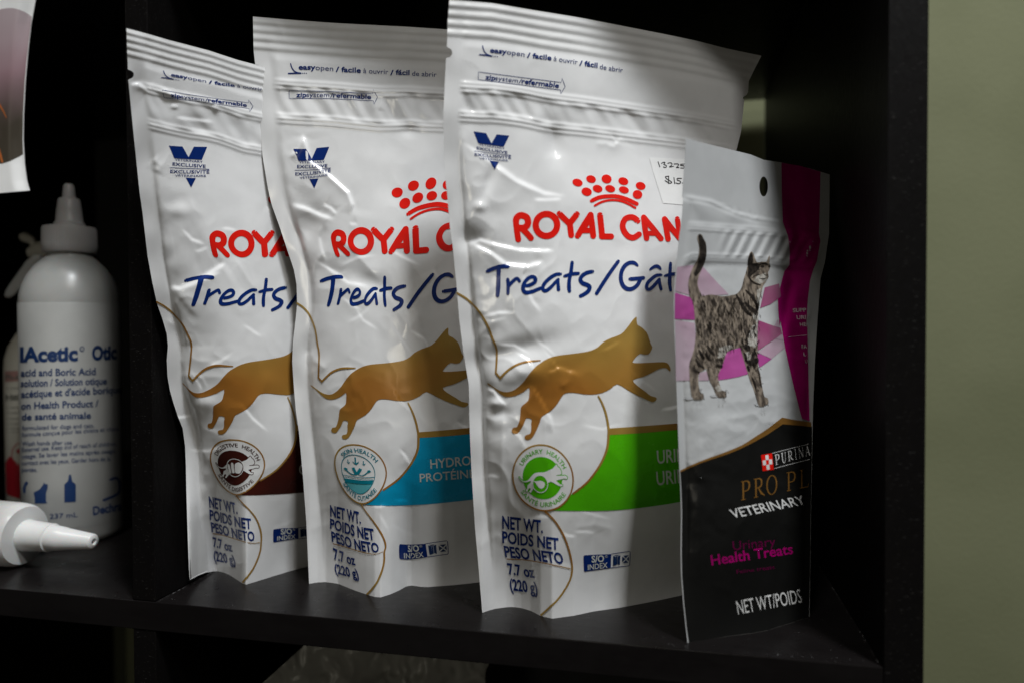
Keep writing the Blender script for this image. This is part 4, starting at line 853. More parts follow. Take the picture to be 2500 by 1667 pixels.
a = Art(); a.poly(catmull(c7(208, 1385, 300, 1340, 420, 1290, 600, 1225, 740, 1165, 850, 1095, 950, 1030, 1075, 934), 3) + c7(1180, 955, 1322, 975, 1322, 1015, 1190, 1000, 1080, 992) + catmull(c7(940, 1086, 780, 1172, 620, 1242, 400, 1316, 212, 1398), 3), step=7); P4(a, 'bronze_edge', M_GOLD4, 0.20)
# tabby cat
cat = cQ5(280,72,320,90,345,150,375,200,385,290,382,380,365,470,330,560,290,650,265,720,255,790,265,860,295,930,330,985,400,968,460,962,540,978,620,990,700,982,760,970,820,960,880,900,915,820,935,730,965,640,985,560,1005,500,1000,440,1010,390,1040,332,1070,355,1095,420,1130,490,1200,480,1265,480,1290,430,1312,392,1318,430,1310,500,1325,535,1310,600,1290,640,1300,700,1280,740,1250,790,1222,830,1200,900,1182,1000,1160,1080,1155,1150,1150,1250,1142,1350) + \
      cQ6(1288,60,1285,200,1280,400,1285,550,1290,680,1300,800,1330,900,1345,1000,1370,1150,1400,1280,1450,1300,1468,1370,1455,1410,1415,1410,1405,1435,1360,1445,1300,1430,1280,1340,1250,1250,1210,1120,1160,1000,1130,900,1100,830,1070,720,1040,620,1005,500,990,465,940,465,880,490,800,530,760,560,740,640,700,760,660,850,630,930,635,1010,665,1110,690,1170,740,1190,770,1240,755,1285,700,1290,630,1285,590,1220,550,1120,500,1030,465,940,440,850,435,810,370,850,320,880,300,950,305,1060,320,1150,335,1210,380,1230,395,1270,380,1320,300,1330,230,1325,195,1280,180,1180,160,1000,150,850,155,720,190,620,225,500,245,380,262,200,250,60) + \
      cQ5(215,1350,205,1200,180,1060,140,990,120,900,118,780,150,650,200,530,245,460,270,370,280,260,260,170,250,110)
a = Art(); a.poly(catmull(cat, 2, True), step=7); catp = P4(a, 'tabby_cat_picture', M_FUR, 0.24)
a = Art()
a.poly(cQ5(1125, 900, 1182, 870, 1165, 1050, 1150, 1200, 1140, 1400, 1060, 1300, 1130, 1130), step=6); a.poly(cQ6(1180, 120, 1285, 60, 1282, 430, 1230, 470, 1120, 420, 1130, 300), step=6)
a.poly(cQ5(1130, 690, 1260, 640, 1270, 760, 1170, 810, 1080, 760), step=6); a.poly(cQ6(640, 480, 780, 420, 900, 440, 780, 530, 740, 620, 620, 640), step=6); a.poly(cQ6(620, 1080, 665, 1110, 690, 1180, 620, 1200, 580, 1130), step=6)
a.poly(cQ6(1060, 560, 1160, 520, 1175, 640, 1110, 690), step=6)
a.build('pale_fur', film4, M_FURL, catp, 0.30)
a = Art()
def inside(p, poly):
    c = False; j = len(poly) - 1
    for i in range(len(poly)):
        if ((poly[i][1] > p[1]) != (poly[j][1] > p[1])) and (p[0] < (poly[j][0] - poly[i][0]) * (p[1] - poly[i][1]) / (poly[j][1] - poly[i][1]) + poly[i][0]): c = not c
        j = i
    return c
a.stroke(cQ5(283, 100, 320, 200, 335, 300, 325, 420, 285, 540, 230, 660), [8, 15, 16, 17, 15, 9])                   # dark tail
a.stroke(cQ5(1042, 350, 1030, 450, 1015, 560), [2, 12, 6]); a.poly(catmull(cQ5(1008, 520, 1060, 505, 1120, 500, 1165, 520, 1160, 575, 1120, 620, 1060, 670, 1005, 720, 992, 640), 3, True)); a.disc(cQ5(1205, 548)[0], 4.6, 3.0, 0.2); a.stroke(cQ5(1160, 520, 1240, 500, 1290, 520), [2, 3, 2]); a.disc(cQ5(1308, 548)[0], 3.0, 2.6)
a.stroke(cQ5(1215, 650, 1250, 680, 1290, 675), [0.8, 1.8, 1.5]); a.stroke(cQ5(1010, 720, 1080, 790, 1180, 825), [1.5, 4.5, 1.5]); a.stroke(cQ5(1160, 725, 1220, 735, 1270, 715), [1, 2.4, 1]); a.stroke(cQ5(1070, 650, 1130, 600, 1180, 590), [1, 2.2, 1]); a.stroke(cQ5(1050, 720, 1110, 680, 1170, 670), [1, 2, 1])
a.stroke(cQ5(820, 965, 900, 1100, 960, 1200, 1040, 1270), [3, 9, 8, 5]); a.stroke(cQ5(950, 1080, 1050, 1180, 1120, 1230), [4, 10, 4]); a.stroke(cQ5(1100, 1050, 1130, 1150, 1100, 1250), [3, 8, 6]); a.stroke(cQ5(960, 900, 1060, 1000, 1110, 1100), [3, 8, 4])
for p, wd in ((cQ6(1060,440,1120,470,1140,500), [9,13,7]), (cQ6(1060,560,1080,600,1090,680), [4,6,6]), (cQ6(1240,480,1220,560,1200,660,1230,780), [3,7,9,7]), (cQ6(1110,690,1180,720,1260,680), [8,12,12]), (cQ6(1120,780,1140,840), [7,6]),
              (cQ6(1190,960,1230,1060,1260,1180), [3,6,2]), (cQ6(1300,880,1320,1000,1350,1120), [2,3,2]), (cQ6(1080,360,1110,270,1150,200), [2,4,5]), (cQ6(600,660,690,670), [2,6]), (cQ6(600,760,680,775), [5,7]),
              (cQ6(310,510,350,580,390,640), [4,8,5]), (cQ6(420,560,460,620,500,670), [4,8,5]), (cQ6(450,440,500,520,560,580), [4,8,4]), (cQ6(260,650,310,740,390,800), [3,7,3]), (cQ6(230,760,240,830,320,875), [3,6,2]), (cQ6(480,60,490,150,500,230), [6,8,5])):
    a.stroke(p, wd)
rr = random.Random(5); n = 0
catx = [p[0] for p in cat]
while n < 520:
    qx, qy = rr.uniform(1688, 1852), rr.uniform(715, 985)
    if not inside((qx, qy), cat) or not inside((qx + 4, qy + 6), cat) or not inside((qx - 4, qy), cat): continue
    legs = qy > 880
    l = rr.uniform(2.5, 7) if legs else rr.uniform(4, 15); t = rr.uniform(1.0, 2.2) if legs else rr.uniform(1.2, 2.9)
    an = (1.15 if qx < 1775 else 1.35) + rr.uniform(-0.25, 0.25)
    if legs: an = rr.uniform(0.2, 1.4)
    e = (qx + l * math.cos(an) * 0.6, qy + l * math.sin(an))
    if inside(e, cat): a.stroke([(qx, qy), ((qx + e[0]) / 2 + rr.uniform(-0.6, 0.6), (qy + e[1]) / 2), e], [t * 0.5, t, t * 0.4], sub=2); n += 1
for k in range(26):
    x0 = 1680 + rr.uniform(2, 20); y0 = 690 + k * 2; 
for p in (cQ6(205,1290,240,1322), cQ6(300,1300,310,1328), cQ6(345,1290,360,1325), cQ6(640,1240,660,1285), cQ6(700,1240,705,1288), cQ6(1330,1400,1345,1440), cQ6(1380,1380,1390,1435)): a.stroke(p, 1.4, sub=2)
a.build('fur_markings', film4, M_FURD, catp, 0.34)
a = Art(); a.poly(cQ6(60, 1290, 200, 1285, 215, 1325, 120, 1335), step=6); P4(a, 'paw_smudge', M_GSH, 0.24); a = Art(); a.poly(cQ6(490, 1255, 590, 1250, 620, 1285, 530, 1290), step=6); P4(a, 'paw_smudge', M_GSH, 0.24); a = Art(); a.poly(cQ6(1225, 1395, 1280, 1385, 1310, 1440, 1260, 1430), step=6); P4(a, 'paw_smudge', M_GSH, 0.24)
# lettering
a = Art()
for body, q in (('SUPPORTS', (1168, 46, 1410, 34, 1166, 14)), ('URINARY', (1200, 106, 1410, 96, 1197, 72)), ('HEALTH', (1228, 164, 1410, 154, 1225, 132)), ('FAVORISE', (1242, 352, 1470, 340, 1239, 318)), ('LA SANT\u00c9', (1258, 414, 1470, 402, 1255, 382)), ('URINAIRE', (1272, 474, 1480, 462, 1270, 444))):
    V_, _F = text_mesh(body[:3 if body[0] in 'SU' and q[0] < 1240 else 2] if q[0] < 1258 else body[:1], 0.004)
    vis = {'SUPPORTS': 'SUPP', 'URINARY': 'URI', 'HEALTH': 'HE', 'FAVORISE': 'FA', 'LA SANT\u00c9': 'L', 'URINAIRE': 'U'}[body]
    wpx = {'SUPP': 112, 'URI': 76, 'HE': 50, 'FA': 44, 'L': 20, 'U': 22}[vis]
    a.text(vis, *c7(q[0], q[1]), *c7(q[0] + wpx, q[1] - wpx * 0.05), *c7(q[4], q[5]), bold=0.004)
a.stroke(c7(1127, 255, 1200, 246, 1284, 237), 0.8, smooth=False, cap=False)
P4(a, 'stripe_lettering', M_WHT, 0.22)
SER = {'P': [([(0.25, 0), (0.25, 1)], 0.13), ([(0.05, 0.015), (0.45, 0.015)], 0.035), ([(0.05, 0.985), (0.3, 0.985)], 0.035), ([(0.25, 0.97), (0.6, 0.97), (0.82, 0.85), (0.82, 0.6), (0.6, 0.47), (0.28, 0.46)], [0.04, 0.06, 0.13, 0.13, 0.05, 0.04])],
       'R': [([(0.22, 0), (0.22, 1)], 0.13), ([(0.02, 0.015), (0.42, 0.015)], 0.035), ([(0.02, 0.985), (0.3, 0.985)], 0.035), ([(0.22, 0.97), (0.55, 0.97), (0.75, 0.85), (0.75, 0.62), (0.55, 0.5), (0.25, 0.49)], [0.04, 0.06, 0.13, 0.12, 0.05, 0.04]), ([(0.45, 0.5), (0.7, 0.2), (1.05, 0.01)], [0.06, 0.14, 0.05])],
       'O': [([(0.5 + 0.46 * math.cos(t), 0.5 + 0.5 * math.sin(t)) for t in np.linspace(0, 2 * math.pi, 25)], [0.12, 0.09, 0.04, 0.09, 0.12, 0.09, 0.04, 0.09, 0.12])],
       'U': [([(0.2, 1), (0.2, 0.35), (0.35, 0.04), (0.6, 0.02), (0.8, 0.3), (0.82, 1)], [0.13, 0.13, 0.1, 0.05, 0.05, 0.05]), ([(0.02, 0.985), (0.38, 0.985)], 0.035), ([(0.68, 0.985), (0.96, 0.985)], 0.035)],
       'I': [([(0.5, 0), (0.5, 1)], 0.16), ([(0.25, 0.015), (0.75, 0.015)], 0.035), ([(0.25, 0.985), (0.75, 0.985)], 0.035)],
       'N': [([(0.15, 0), (0.15, 1)], 0.05), ([(0.12, 1), (0.85, 0.02)], 0.13), ([(0.85, 0), (0.85, 1)], 0.05), ([(0.0, 0.015), (0.3, 0.015)], 0.035), ([(0.7, 0.985), (1.0, 0.985)], 0.035)],
       'A': [([(0.1, 0), (0.48, 1)], 0.05), ([(0.48, 1), (0.9, 0)], 0.13), ([(0.22, 0.35), (0.72, 0.35)], 0.045), ([(0, 0.015), (0.25, 0.015)], 0.035), ([(0.7, 0.015), (1.05, 0.015)], 0.035)],
       'L': [([(0.25, 0), (0.25, 1)], 0.13), ([(0.05, 0.985), (0.45, 0.985)], 0.035), ([(0.05, 0.02), (0.85, 0.02), (0.9, 0.2)], 0.045)]}
def serif(art, word, BL, BR, TL, gap=0.22, adv=None):
    BL, BR, TL = [np.array(p, float) for p in (BL, BR, TL)]
    wd = [{'I': 0.5, ' ': 0.35}.get(c, 0.9) for c in word]; tot = sum(wd) + gap * (len(word) - 1); x = 0
    for c, w_ in zip(word, wd):
        if c != ' ':
            for pts, lw in SER[c]:
                m = lambda px, py, x=x, w_=w_: tuple(BL + (x + px * w_) / tot * (BR - BL) + py * (TL - BL))
                art.stroke([p for p in pts], lw, smooth=len(pts) > 3, cap=False, m=m, sub=4) if len(pts) > 3 else art.stroke([tuple(np.array(pts[0]) + (np.array(pts[-1]) - np.array(pts[0])) * k / 6) for k in range(7)] if len(pts) == 2 else pts, lw, cap=False, m=m, sub=1)
        x += w_ + gap
a = Art(); serif(a, 'PRO PL', *c8(630, 213), *c8(1138, 112), *c8(628, 75)); P4(a, 'range_lettering', M_GOLD4, 0.22)
chk = cQ8(52, 212, 240, 180, 272, 465, 80, 490); q4 = [np.array(p) for p in chk]
def qm(u, v): return tuple((1 - u) * (1 - v) * q4[0] + u * (1 - v) * q4[1] + u * v * q4[2] + (1 - u) * v * q4[3])
a = Art(); a.poly([qm(0, 0), qm(1, 0), qm(1, 1), qm(0, 1)], step=6); sq = P4(a, 'checker_emblem', M_RED, 0.22)
a = Art()
for i, j in ((1, 0), (0, 1), (2, 1), (1, 2)):
    u0, v0 = 0.08 + i * 0.28, 0.06 + j * 0.295; a.poly([qm(u0, v0), qm(u0 + 0.28, v0), qm(u0 + 0.28, v0 + 0.295), qm(u0, v0 + 0.295)], step=6)
a.build('checker_squares', film4, M_WHT, sq, 0.28)
a = Art(); serif(a, 'PURINA', *cQ8(300, 385), *cQ8(905, 215), *cQ8(285, 212), gap=0.3); a.stroke(cQ8(240, 182, 560, 100, 880, 18), 0.8, smooth=False, cap=False); a.stroke(cQ8(272, 445, 560, 370, 900, 285), 0.8, smooth=False, cap=False)
a.text('VETERINARY', *c8(572, 345), *c8(1112, 240), *c8(540, 281), bold=0.004)
P4(a, 'maker_lettering', M_WHT, 0.22)
a = Art(); a.text('NET WT/POIDS', *c8(612, 1056), *c8(1085, 968), *c8(594, 957), bold=0.0); P4(a, 'weight_lettering', M_WHT, 0.22)
a = Art(); a.text('Health Treats', *c8(415, 692), *c8(1018, 606), *c8(406, 619), bold=0.014); P4(a, 'flavour_lettering', M_MAG, 0.22); a = Art(); a.text('Urinary', *c8(575, 583), *c8(888, 548), *c8(568, 515), bold=-0.004); a.text('Feline treats', *c8(600, 755), *c8(880, 718), *c8(597, 727), bold=0.0)
P4(a, 'small_flavour_lettering', mat('dark_magenta_print', (0.13, 0.0, 0.05), 0.35), 0.22)

# ------------------------------------------------------------------ the cube shelving unit
Wc, t1, t2, t3, Dp = 0.333, 0.0129, 0.0144, 0.0143, 0.390
su = empty('shelving_unit', (0.1665, 0.195, -0.36), 'black brown cube shelving unit standing against the olive wall', 'shelf')
Hc = float(on_y(1850, 245, 0.390)[2]); print('Hc', Hc); XL = -0.3675
box_obj('side_panel', (Wc, 0, -t3 - Hc - t3), (Wc + t2, Dp, Hc + 0.016), M_SHELF, su)
box_obj('side_panel', (XL - t1, 0, -t3 - Hc - t3), (XL, Dp, Hc + 0.016), M_SHELF, su)
box_obj('shelf_board', (XL + 0.0001, 0.0004, -t3), (Wc - 0.0001, Dp, 0.0), M_SHELFH, su)
box_obj('shelf_board', (XL + 0.0001, 0.0004, Hc), (Wc - 0.0001, Dp, Hc + 0.0155), M_SHELFH, su)
box_obj('shelf_board', (XL + 0.0001, 0.0004, -t3 - Hc - t3), (Wc - 0.0001, Dp, -t3 - Hc), M_SHELFH, su)
box_obj('divider', (-t1, 0.0008, 0.0002), (0, Dp, Hc - 0.0002), M_SHELF, su)
box_obj('divider', (-t1, 0.0008, -t3 - Hc + 0.0002), (0, Dp, -t3 - 0.0002), M_SHELF, su)
# joint lines with gathered dust
def strip(name, pts, wd, mt, par):
    V = []; Fc = []
    for i, (p, n) in enumerate(pts): V += [np.array(p) - np.array(n) * wd / 2, np.array(p) + np.array(n) * wd / 2]
    for i in range(len(pts) - 1): Fc.append((2 * i, 2 * i + 1, 2 * i + 3, 2 * i + 2))
    return mesh_obj(name, V, Fc, mt, par)
# dust specks on the board
V = []; Fc = []; rs = np.random.RandomState(4)
for k in range(560):
    x = rs.uniform(XL, Wc - 0.003); y = rs.uniform(0.002, 0.10) if k % 3 else rs.uniform(0.0015, 0.006); s_ = 10 ** rs.uniform(-4.15, -3.75); an = rs.uniform(0, 3.14)
    if k % 6 == 1: x = Wc - 0.0006 - abs(rs.normal(0, 0.0004)); y = rs.uniform(0.001, 0.14)
    if k % 6 == 4: x = 0.0006 + abs(rs.normal(0, 0.0004)); y = rs.uniform(0.001, 0.06)
    o = len(V); dx, dy = s_ * math.cos(an), s_ * math.sin(an) * 0.6
    V += [(x - dx, y - dy, 0.00005), (x + dy, y - dx, 0.00005), (x + dx, y + dy, 0.00005), (x - dy, y + dx, 0.00005), (x, y, 0.00005 + s_ * 0.8)]
    Fc += [(o, o + 1, o + 4), (o + 1, o + 2, o + 4), (o + 2, o + 3, o + 4), (o + 3, o, o + 4)]
tag(mesh_obj('dust', V, Fc, M_DUST, None, smooth=False), 'fine pale dust specks on the shelf board', 'dust', kind='stuff')

# ------------------------------------------------------------------ wall behind
bm = bmesh.new(); v = [bm.verts.new(p) for p in ((-3, 0.4127, -1.2), (3, 0.4127, -1.2), (3, 0.4127, 1.6), (-3, 0.4127, 1.6))]; bm.faces.new(v)
me = bpy.data.meshes.new('wall'); bm.to_mesh(me); bm.free(); me.materials.append(M_WALL); wo = bpy.data.objects.new('wall', me); COL.objects.link(wo)
tag(wo, 'olive green painted wall behind the shelving unit', None, kind='structure')

# ------------------------------------------------------------------ upright squeeze bottle
def axis_from(px, py_base):
    return on_z(px, py_base, 0.0)
def upright_from(xl, xr, ymid, xb, yb):
    """axis and radius of a round upright bottle from its two edges and the front of its foot"""
    a = rays(xl, ymid); b = rays(xr, ymid); ta, tb = math.atan2(a[0], a[1]), math.atan2(b[0], b[1]); m = (ta + tb) / 2; h = (tb - ta) / 2
    f = on_z(xb, yb, 0.0); df = math.hypot(f[0] - CAM[0], f[1] - CAM[1]); d = df / (1 - math.sin(h))
    return float(CAM[0] + d * math.sin(m)), float(CAM[1] + d * math.cos(m)), d * math.sin(h)
BX, BY, R0 = upright_from(46, 298, 950, 170, 1335)
def h_at(py, px=168): return float(on_y(px, py, BY)[2])
def rad(pxw): return pxw / 252.0 * R0
root = empty('squeeze_bottle', (BX, BY, 0), 'upright white squeeze bottle with pointed nozzle and blue printed ear solution label', 'bottle')
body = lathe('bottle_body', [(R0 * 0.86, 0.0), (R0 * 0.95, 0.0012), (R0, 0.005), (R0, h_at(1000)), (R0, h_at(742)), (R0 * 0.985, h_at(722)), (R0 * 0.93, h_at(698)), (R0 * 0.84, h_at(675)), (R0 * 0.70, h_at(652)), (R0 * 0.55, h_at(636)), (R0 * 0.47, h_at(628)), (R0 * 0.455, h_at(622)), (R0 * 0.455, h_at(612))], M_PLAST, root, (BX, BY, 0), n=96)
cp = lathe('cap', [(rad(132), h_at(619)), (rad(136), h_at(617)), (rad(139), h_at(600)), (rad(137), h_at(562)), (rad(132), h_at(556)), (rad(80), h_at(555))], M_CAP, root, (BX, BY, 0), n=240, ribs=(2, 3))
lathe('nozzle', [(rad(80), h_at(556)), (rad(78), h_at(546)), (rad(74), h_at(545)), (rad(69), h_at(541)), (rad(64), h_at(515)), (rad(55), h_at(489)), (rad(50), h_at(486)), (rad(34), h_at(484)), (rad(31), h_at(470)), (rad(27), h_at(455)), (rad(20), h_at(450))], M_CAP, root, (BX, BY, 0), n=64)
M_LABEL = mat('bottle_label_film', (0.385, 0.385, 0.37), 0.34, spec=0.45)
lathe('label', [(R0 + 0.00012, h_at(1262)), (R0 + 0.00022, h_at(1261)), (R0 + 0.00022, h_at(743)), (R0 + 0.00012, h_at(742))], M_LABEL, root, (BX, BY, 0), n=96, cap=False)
class Cyl:
    """print wrapped round an upright cylinder"""
    def __init__(s, cx, cy, r): s.c = np.array([cx, cy]); s.r = r
    def lookup(s, x, y, off=0.0):
        d = rays(x, y); o = CAM[:2] - s.c; a = (d[..., :2] ** 2).sum(-1); b = 2 * (d[..., :2] * o).sum(-1); c = (o ** 2).sum() - s.r ** 2
        disc = b * b - 4 * a * c; t = np.where(disc > 0, (-b - np.sqrt(np.maximum(disc, 0))) / (2 * a), -b / (2 * a))
        P = CAM + d * t[..., None]; n = np.zeros_like(P); n[..., :2] = P[..., :2] - s.c; n /= np.linalg.norm(n, axis=-1, keepdims=True)
        off = np.broadcast_to(np.asarray(off, float), t.shape)
        P2 = P.copy(); P2[..., :2] = s.c + n[..., :2] * (s.r + off)[..., None]
        return P2, n
cyl = Cyl(BX, BY, R0); cB = C(0, 800, 3.484)
a = Art()
def bt(body, x0, y0, x1, y1, h, bold): a.text(body, *cB(x0, y0), *cB(x1, y1), *cB(x0, y0 - h), bold=bold, step=6)
bt('lAcetic', 175, 288, 662, 276, 118, 0.045); bt('\u00ae', 675, 202, 718, 200, 40, 0.03); bt('Otic', 780, 272, 990, 262, 112, 0.045)
bt('acid and Boric Acid', 182, 410, 812, 398, 58, 0.024); bt('solution / Solution otique', 182, 500, 905, 478, 58, 0.024); bt("ac\u00e9tique et d'acide borique", 185, 592, 1030, 552, 58, 0.024)
bt('on Health Product /', 185, 690, 835, 668, 56, 0.024); bt('de sant\u00e9 animale', 190, 782, 772, 768, 54, 0.024)
for body, y0, x1, y1 in (('formulated for dogs and cats.', 868, 800, 845), ('formule con\u00e7ue pour les chiens et chats.', 925, 1015, 872), ('Wash hands after use.', 1000, 620, 988), ('External use. Keep out of reach of children.', 1052, 990, 1000), ('usage. Se laver les mains apr\u00e8s usage.', 1108, 985, 1060), ('contact avec les yeux. Garder hors de la', 1165, 935, 1128), ('port\u00e9e.', 1222, 320, 1220)):
    bt(body, 192, y0, x1, y1, 36, 0.006)
bt('237 mL', 425, 1620, 660, 1605, 40, 0.01)
a.poly(cB(290, 1400, 300, 1390, 340, 1370, 370, 1330, 375, 1312, 390, 1325, 410, 1325, 408, 1365, 395, 1400, 395, 1470, 405, 1488, 300, 1488, 300, 1440), step=5)
a.poly(cB(200, 1360, 215, 1315, 230, 1300, 248, 1318, 225, 1345, 222, 1400, 205, 1400), step=5)
a.poly(cB(588, 1245, 604, 1245, 614, 1300, 642, 1325, 645, 1335, 645, 1475, 548, 1480, 548, 1335, 550, 1325, 578, 1300), step=5)
a.build('label_lettering', cyl, M_LBLUE, root, 0.34)
a = Art(); a.stroke(cB(935, 1288, 985, 1275, 1012, 1310, 1010, 1390, 970, 1425, 880, 1462), 6.0); a.text('Dechra', *cB(790, 1590), *cB(1035, 1545), *cB(788, 1520), bold=0.03, step=6)
a.build('maker_mark', cyl, M_LNAVY, root, 0.34)

# ------------------------------------------------------------------ trigger spray bottle behind it
SX, SY, RS = upright_from(9, 172, 1000, 92, 1262)
k2 = RS / 82.0; hs = lambda py: float(on_y(90, py, SY)[2])
sp = empty('spray_bottle', (SX, SY, 0), 'cream trigger spray bottle with red label, behind the upright white bottle', 'bottle')
lathe('bottle_body', [(RS * 0.93, 0.0), (RS, 0.004), (RS, hs(900)), (RS * 0.97, hs(872)), (RS * 0.86, hs(845)), (RS * 0.62, hs(815)), (RS * 0.34, hs(795)), (RS * 0.26, hs(785)), (RS * 0.25, hs(740)), (RS * 0.25, hs(690))], M_CREAM, sp, (SX, SY, 0), n=64)
lathe('collar', [(RS * 0.36, hs(740)), (RS * 0.38, hs(730)), (RS * 0.36, hs(650)), (RS * 0.3, hs(640))], M_CAP, sp, (SX, SY, 0), n=48)
def chain(name, pts, rads, mt, par, n=20):
    """a tapering round bar through points"""
    V = []; Fc = []; pts = [Vector([float(c) for c in p]) for p in pts]
    for i, p in enumerate(pts):
        t = (pts[min(i + 1, len(pts) - 1)] - pts[max(i - 1, 0)]).normalized(); u = t.cross(Vector((0, 1, 0.01))).normalized(); v_ = t.cross(u)
        for k in range(n):
            an = 2 * math.pi * k / n; V.append(tuple(p + (u * math.cos(an) * rads[i][0] + v_ * math.sin(an) * rads[i][1])))
    for i in range(len(pts) - 1):
        for k in range(n): Fc.append((i * n + k, i * n + (k + 1) % n, (i + 1) * n + (k + 1) % n, (i + 1) * n + k))
    Fc += [tuple(range(n))[::-1], tuple((len(pts) - 1) * n + k for k in range(n))]
    o = mesh_obj(name, V, Fc, mt, par); import_sharp(o.data, 70); return o
YF = SY - 0.02
W_ = lambda px, py, y=YF: on_y(px, py, y)
chain('spray_head', [W_(70, 618, SY), W_(92, 612, SY), W_(120, 606, SY), W_(150, 604, SY)], [(14 * k2, 8 * k2), (24 * k2, 14 * k2), (26 * k2, 15 * k2), (18 * k2, 12 * k2)], M_CREAM, sp)
chain('spray_nozzle', [W_(52, 578, SY), W_(58, 579, SY), W_(66, 582, SY), W_(78, 588, SY), W_(84, 600, SY)], [(9 * k2, 9 * k2), (14 * k2, 14 * k2), (14 * k2, 14 * k2), (12 * k2, 10 * k2), (10 * k2, 8 * k2)], M_CREAM, sp)
chain('trigger', [W_(99, 628), W_(88, 632), W_(74, 645), W_(58, 668), W_(42, 692), W_(28, 710), W_(19, 720), W_(14, 724)], [(6 * k2, 5 * k2), (12 * k2, 6 * k2), (15 * k2, 6 * k2), (16 * k2, 6 * k2), (17 * k2, 6 * k2), (16 * k2, 5 * k2), (12 * k2, 5 * k2), (5 * k2, 3 * k2)], M_PLAST, sp)
cy2 = Cyl(SX, SY, RS)
a = Art(); a.poly([(12, 905), (60, 903), (60, 928), (12, 932)], step=6); a.build('label_band', cy2, M_LPINK, sp, 0.1)
a = Art(); a.poly([(14, 1128), (24, 1112), (30, 1116), (40, 1132), (58, 1140), (58, 1216), (40, 1214), (20, 1207), (16, 1200)], step=6)
a.stroke([(56, 1080), (40, 1084), (30, 1102), (34, 1124), (56, 1136)], 2.2); a.disc((47, 1100), 7, 6); a.build('label_red_panel', cy2, M_LRED, sp, 0.14)
a = Art()
for y, wd in ((922, 5), (947, 3), (966, 6), (975, 4), (994, 3), (1007, 3), (1021, 2.5), (1034, 2), (1046, 2.5), (1054, 2)):
    a.stroke([(16, y), (30, y), (60, y - 1)], wd * 0.6, smooth=False, cap=False)
a.text('Ph-H', (14, 926), (52, 925), (14, 914), bold=0.02); a.text('Hel', (14, 976), (48, 975), (14, 962), bold=0.02)
a.build('label_lettering', cy2, M_LGREY, sp, 0.18)

# ------------------------------------------------------------------ brown carton behind
xb0, xb1 = float(on_y(-60, 900, 0.30)[0]), float(on_y(66, 900, 0.30)[0]); zt = float(on_y(20, 608, 0.30)[2])
bx = empty('carton', ((xb0 + xb1) / 2, 0.33, 0), 'dark brown carton with a thin red stripe behind the spray bottle', 'box')
box_obj('box_body', (xb0, 0.30, 0.0003), (xb1, 0.375, zt), M_BROWNBOX, bx)
z0, z1 = float(on_y(10, 852, 0.30)[2]), float(on_y(10, 812, 0.30)[2])
box_obj('red_stripe', (xb0 + 0.001, 0.2994, z0), (xb1 - 0.0006, 0.2997, z1), M_DRED, bx, bevel=0)
for k in range(3):
    zz = z1 + 0.004 + k * 0.006; box_obj('print_line', (xb0 + 0.004, 0.2994, zz), (xb1 - 0.006 - k * 0.004, 0.2997, zz + 0.0016), M_DRED, bx, bevel=0)

# ------------------------------------------------------------------ bottle lying on its side
pB = on_z(45, 1383, 0.0); zc = 0.0
def solve_r():
    r = 0.02
    for _ in range(30):
        A_ = on_z(45, 1383, 0.0); c = np.array([A_[0], A_[1] + 0.0, r])
        cx, cy = to_px(c + np.array([0, 0, r * 0.98])); r *= 1 + (float(cy) - 1232) / 151.0 * 0.6
    return r
RL = solve_r()
Bc = on_z(58, 1305, RL); Tc = on_z(229, 1321, RL * 0.93)
ax = Vector(Tc - Bc); LT = ax.length; axn = ax.normalized()
lb = empty('lying_bottle', (float(Bc[0]) - 0.04, float(Bc[1]), 0), 'white plastic bottle lying on its side, cone nozzle pointing right at the shelf edge', 'bottle')
org = Vector([float(c) for c in Bc])
lathe('bottle_body', [(RL * 0.9, -0.125), (RL, -0.12), (RL, -0.03), (RL, -0.006), (RL * 0.975, -0.0015), (RL * 0.90, 0.0012), (RL * 0.45, 0.002)], M_PLAST2, lb, org, axn, n=96)
lathe('nozzle', [(RL * 0.50, 0.001), (RL * 0.475, 0.006), (RL * 0.44, LT * 0.36), (RL * 0.445, LT * 0.40), (RL * 0.40, LT * 0.405 + 0.0002), (RL * 0.36, LT * 0.58), (RL * 0.345, LT * 0.585), (RL * 0.235, LT * 0.985), (RL * 0.20, LT), (RL * 0.10, LT + 0.0002), (RL * 0.07, LT - 0.003)], M_PLAST2, lb, org, axn, n=64)

# ------------------------------------------------------------------ flyer hanging at the upper left
def flat_relief(seed, A):
    return lambda x, y, u, v: A * gnoise(x / 160.0, y / 160.0, seed)
FR = [(92,-60),(87,0),(76,60),(68,130),(62,200),(58,280),(57,340),(60,400),(65,440),(72,466)]
fl = Film([ctl(-200, -60, y=-0.060), ctl(92, -60, y=-0.052), ctl(-200, 480, y=-0.060), ctl(72, 466, y=-0.050)], [(-200, -60), (-200, 478)], FR, [(-200, -60), (92, -60)], [(-200, 478), (0, 472), (40, 468.5), (72, 466)],
          lambda x, y, u, v: 2.0 * gnoise(x / 200.0, y / 220.0, 2) - 2.5 * sstep(0.85, 1.0, u), shelf_bottom=False)
fr = empty('flyer', on_y(-50, 300, -0.055), 'curled white flyer with a round photo, hanging at the upper left', 'paper')
build_sheet(fl, fr, 50, 70, [('paper_sheet', 1.0)], [M_PAPER], back_mat=M_PAPER, thick=lambda u, v: 0.25 + 0 * u, away=(0, 1, 0))
M_PHOTO = mat('photo_print', (0.24, 0.17, 0.17), 0.35, col2=(0.05, 0.045, 0.035), cscale=22, cmin=0.3, cmax=0.75, detail=2.0)
nt = M_PHOTO.node_tree
_tc = nt.nodes.new('ShaderNodeTexCoord'); _sx = nt.nodes.new('ShaderNodeSeparateXYZ'); nt.links.new(_tc.outputs['Object'], _sx.inputs[0])
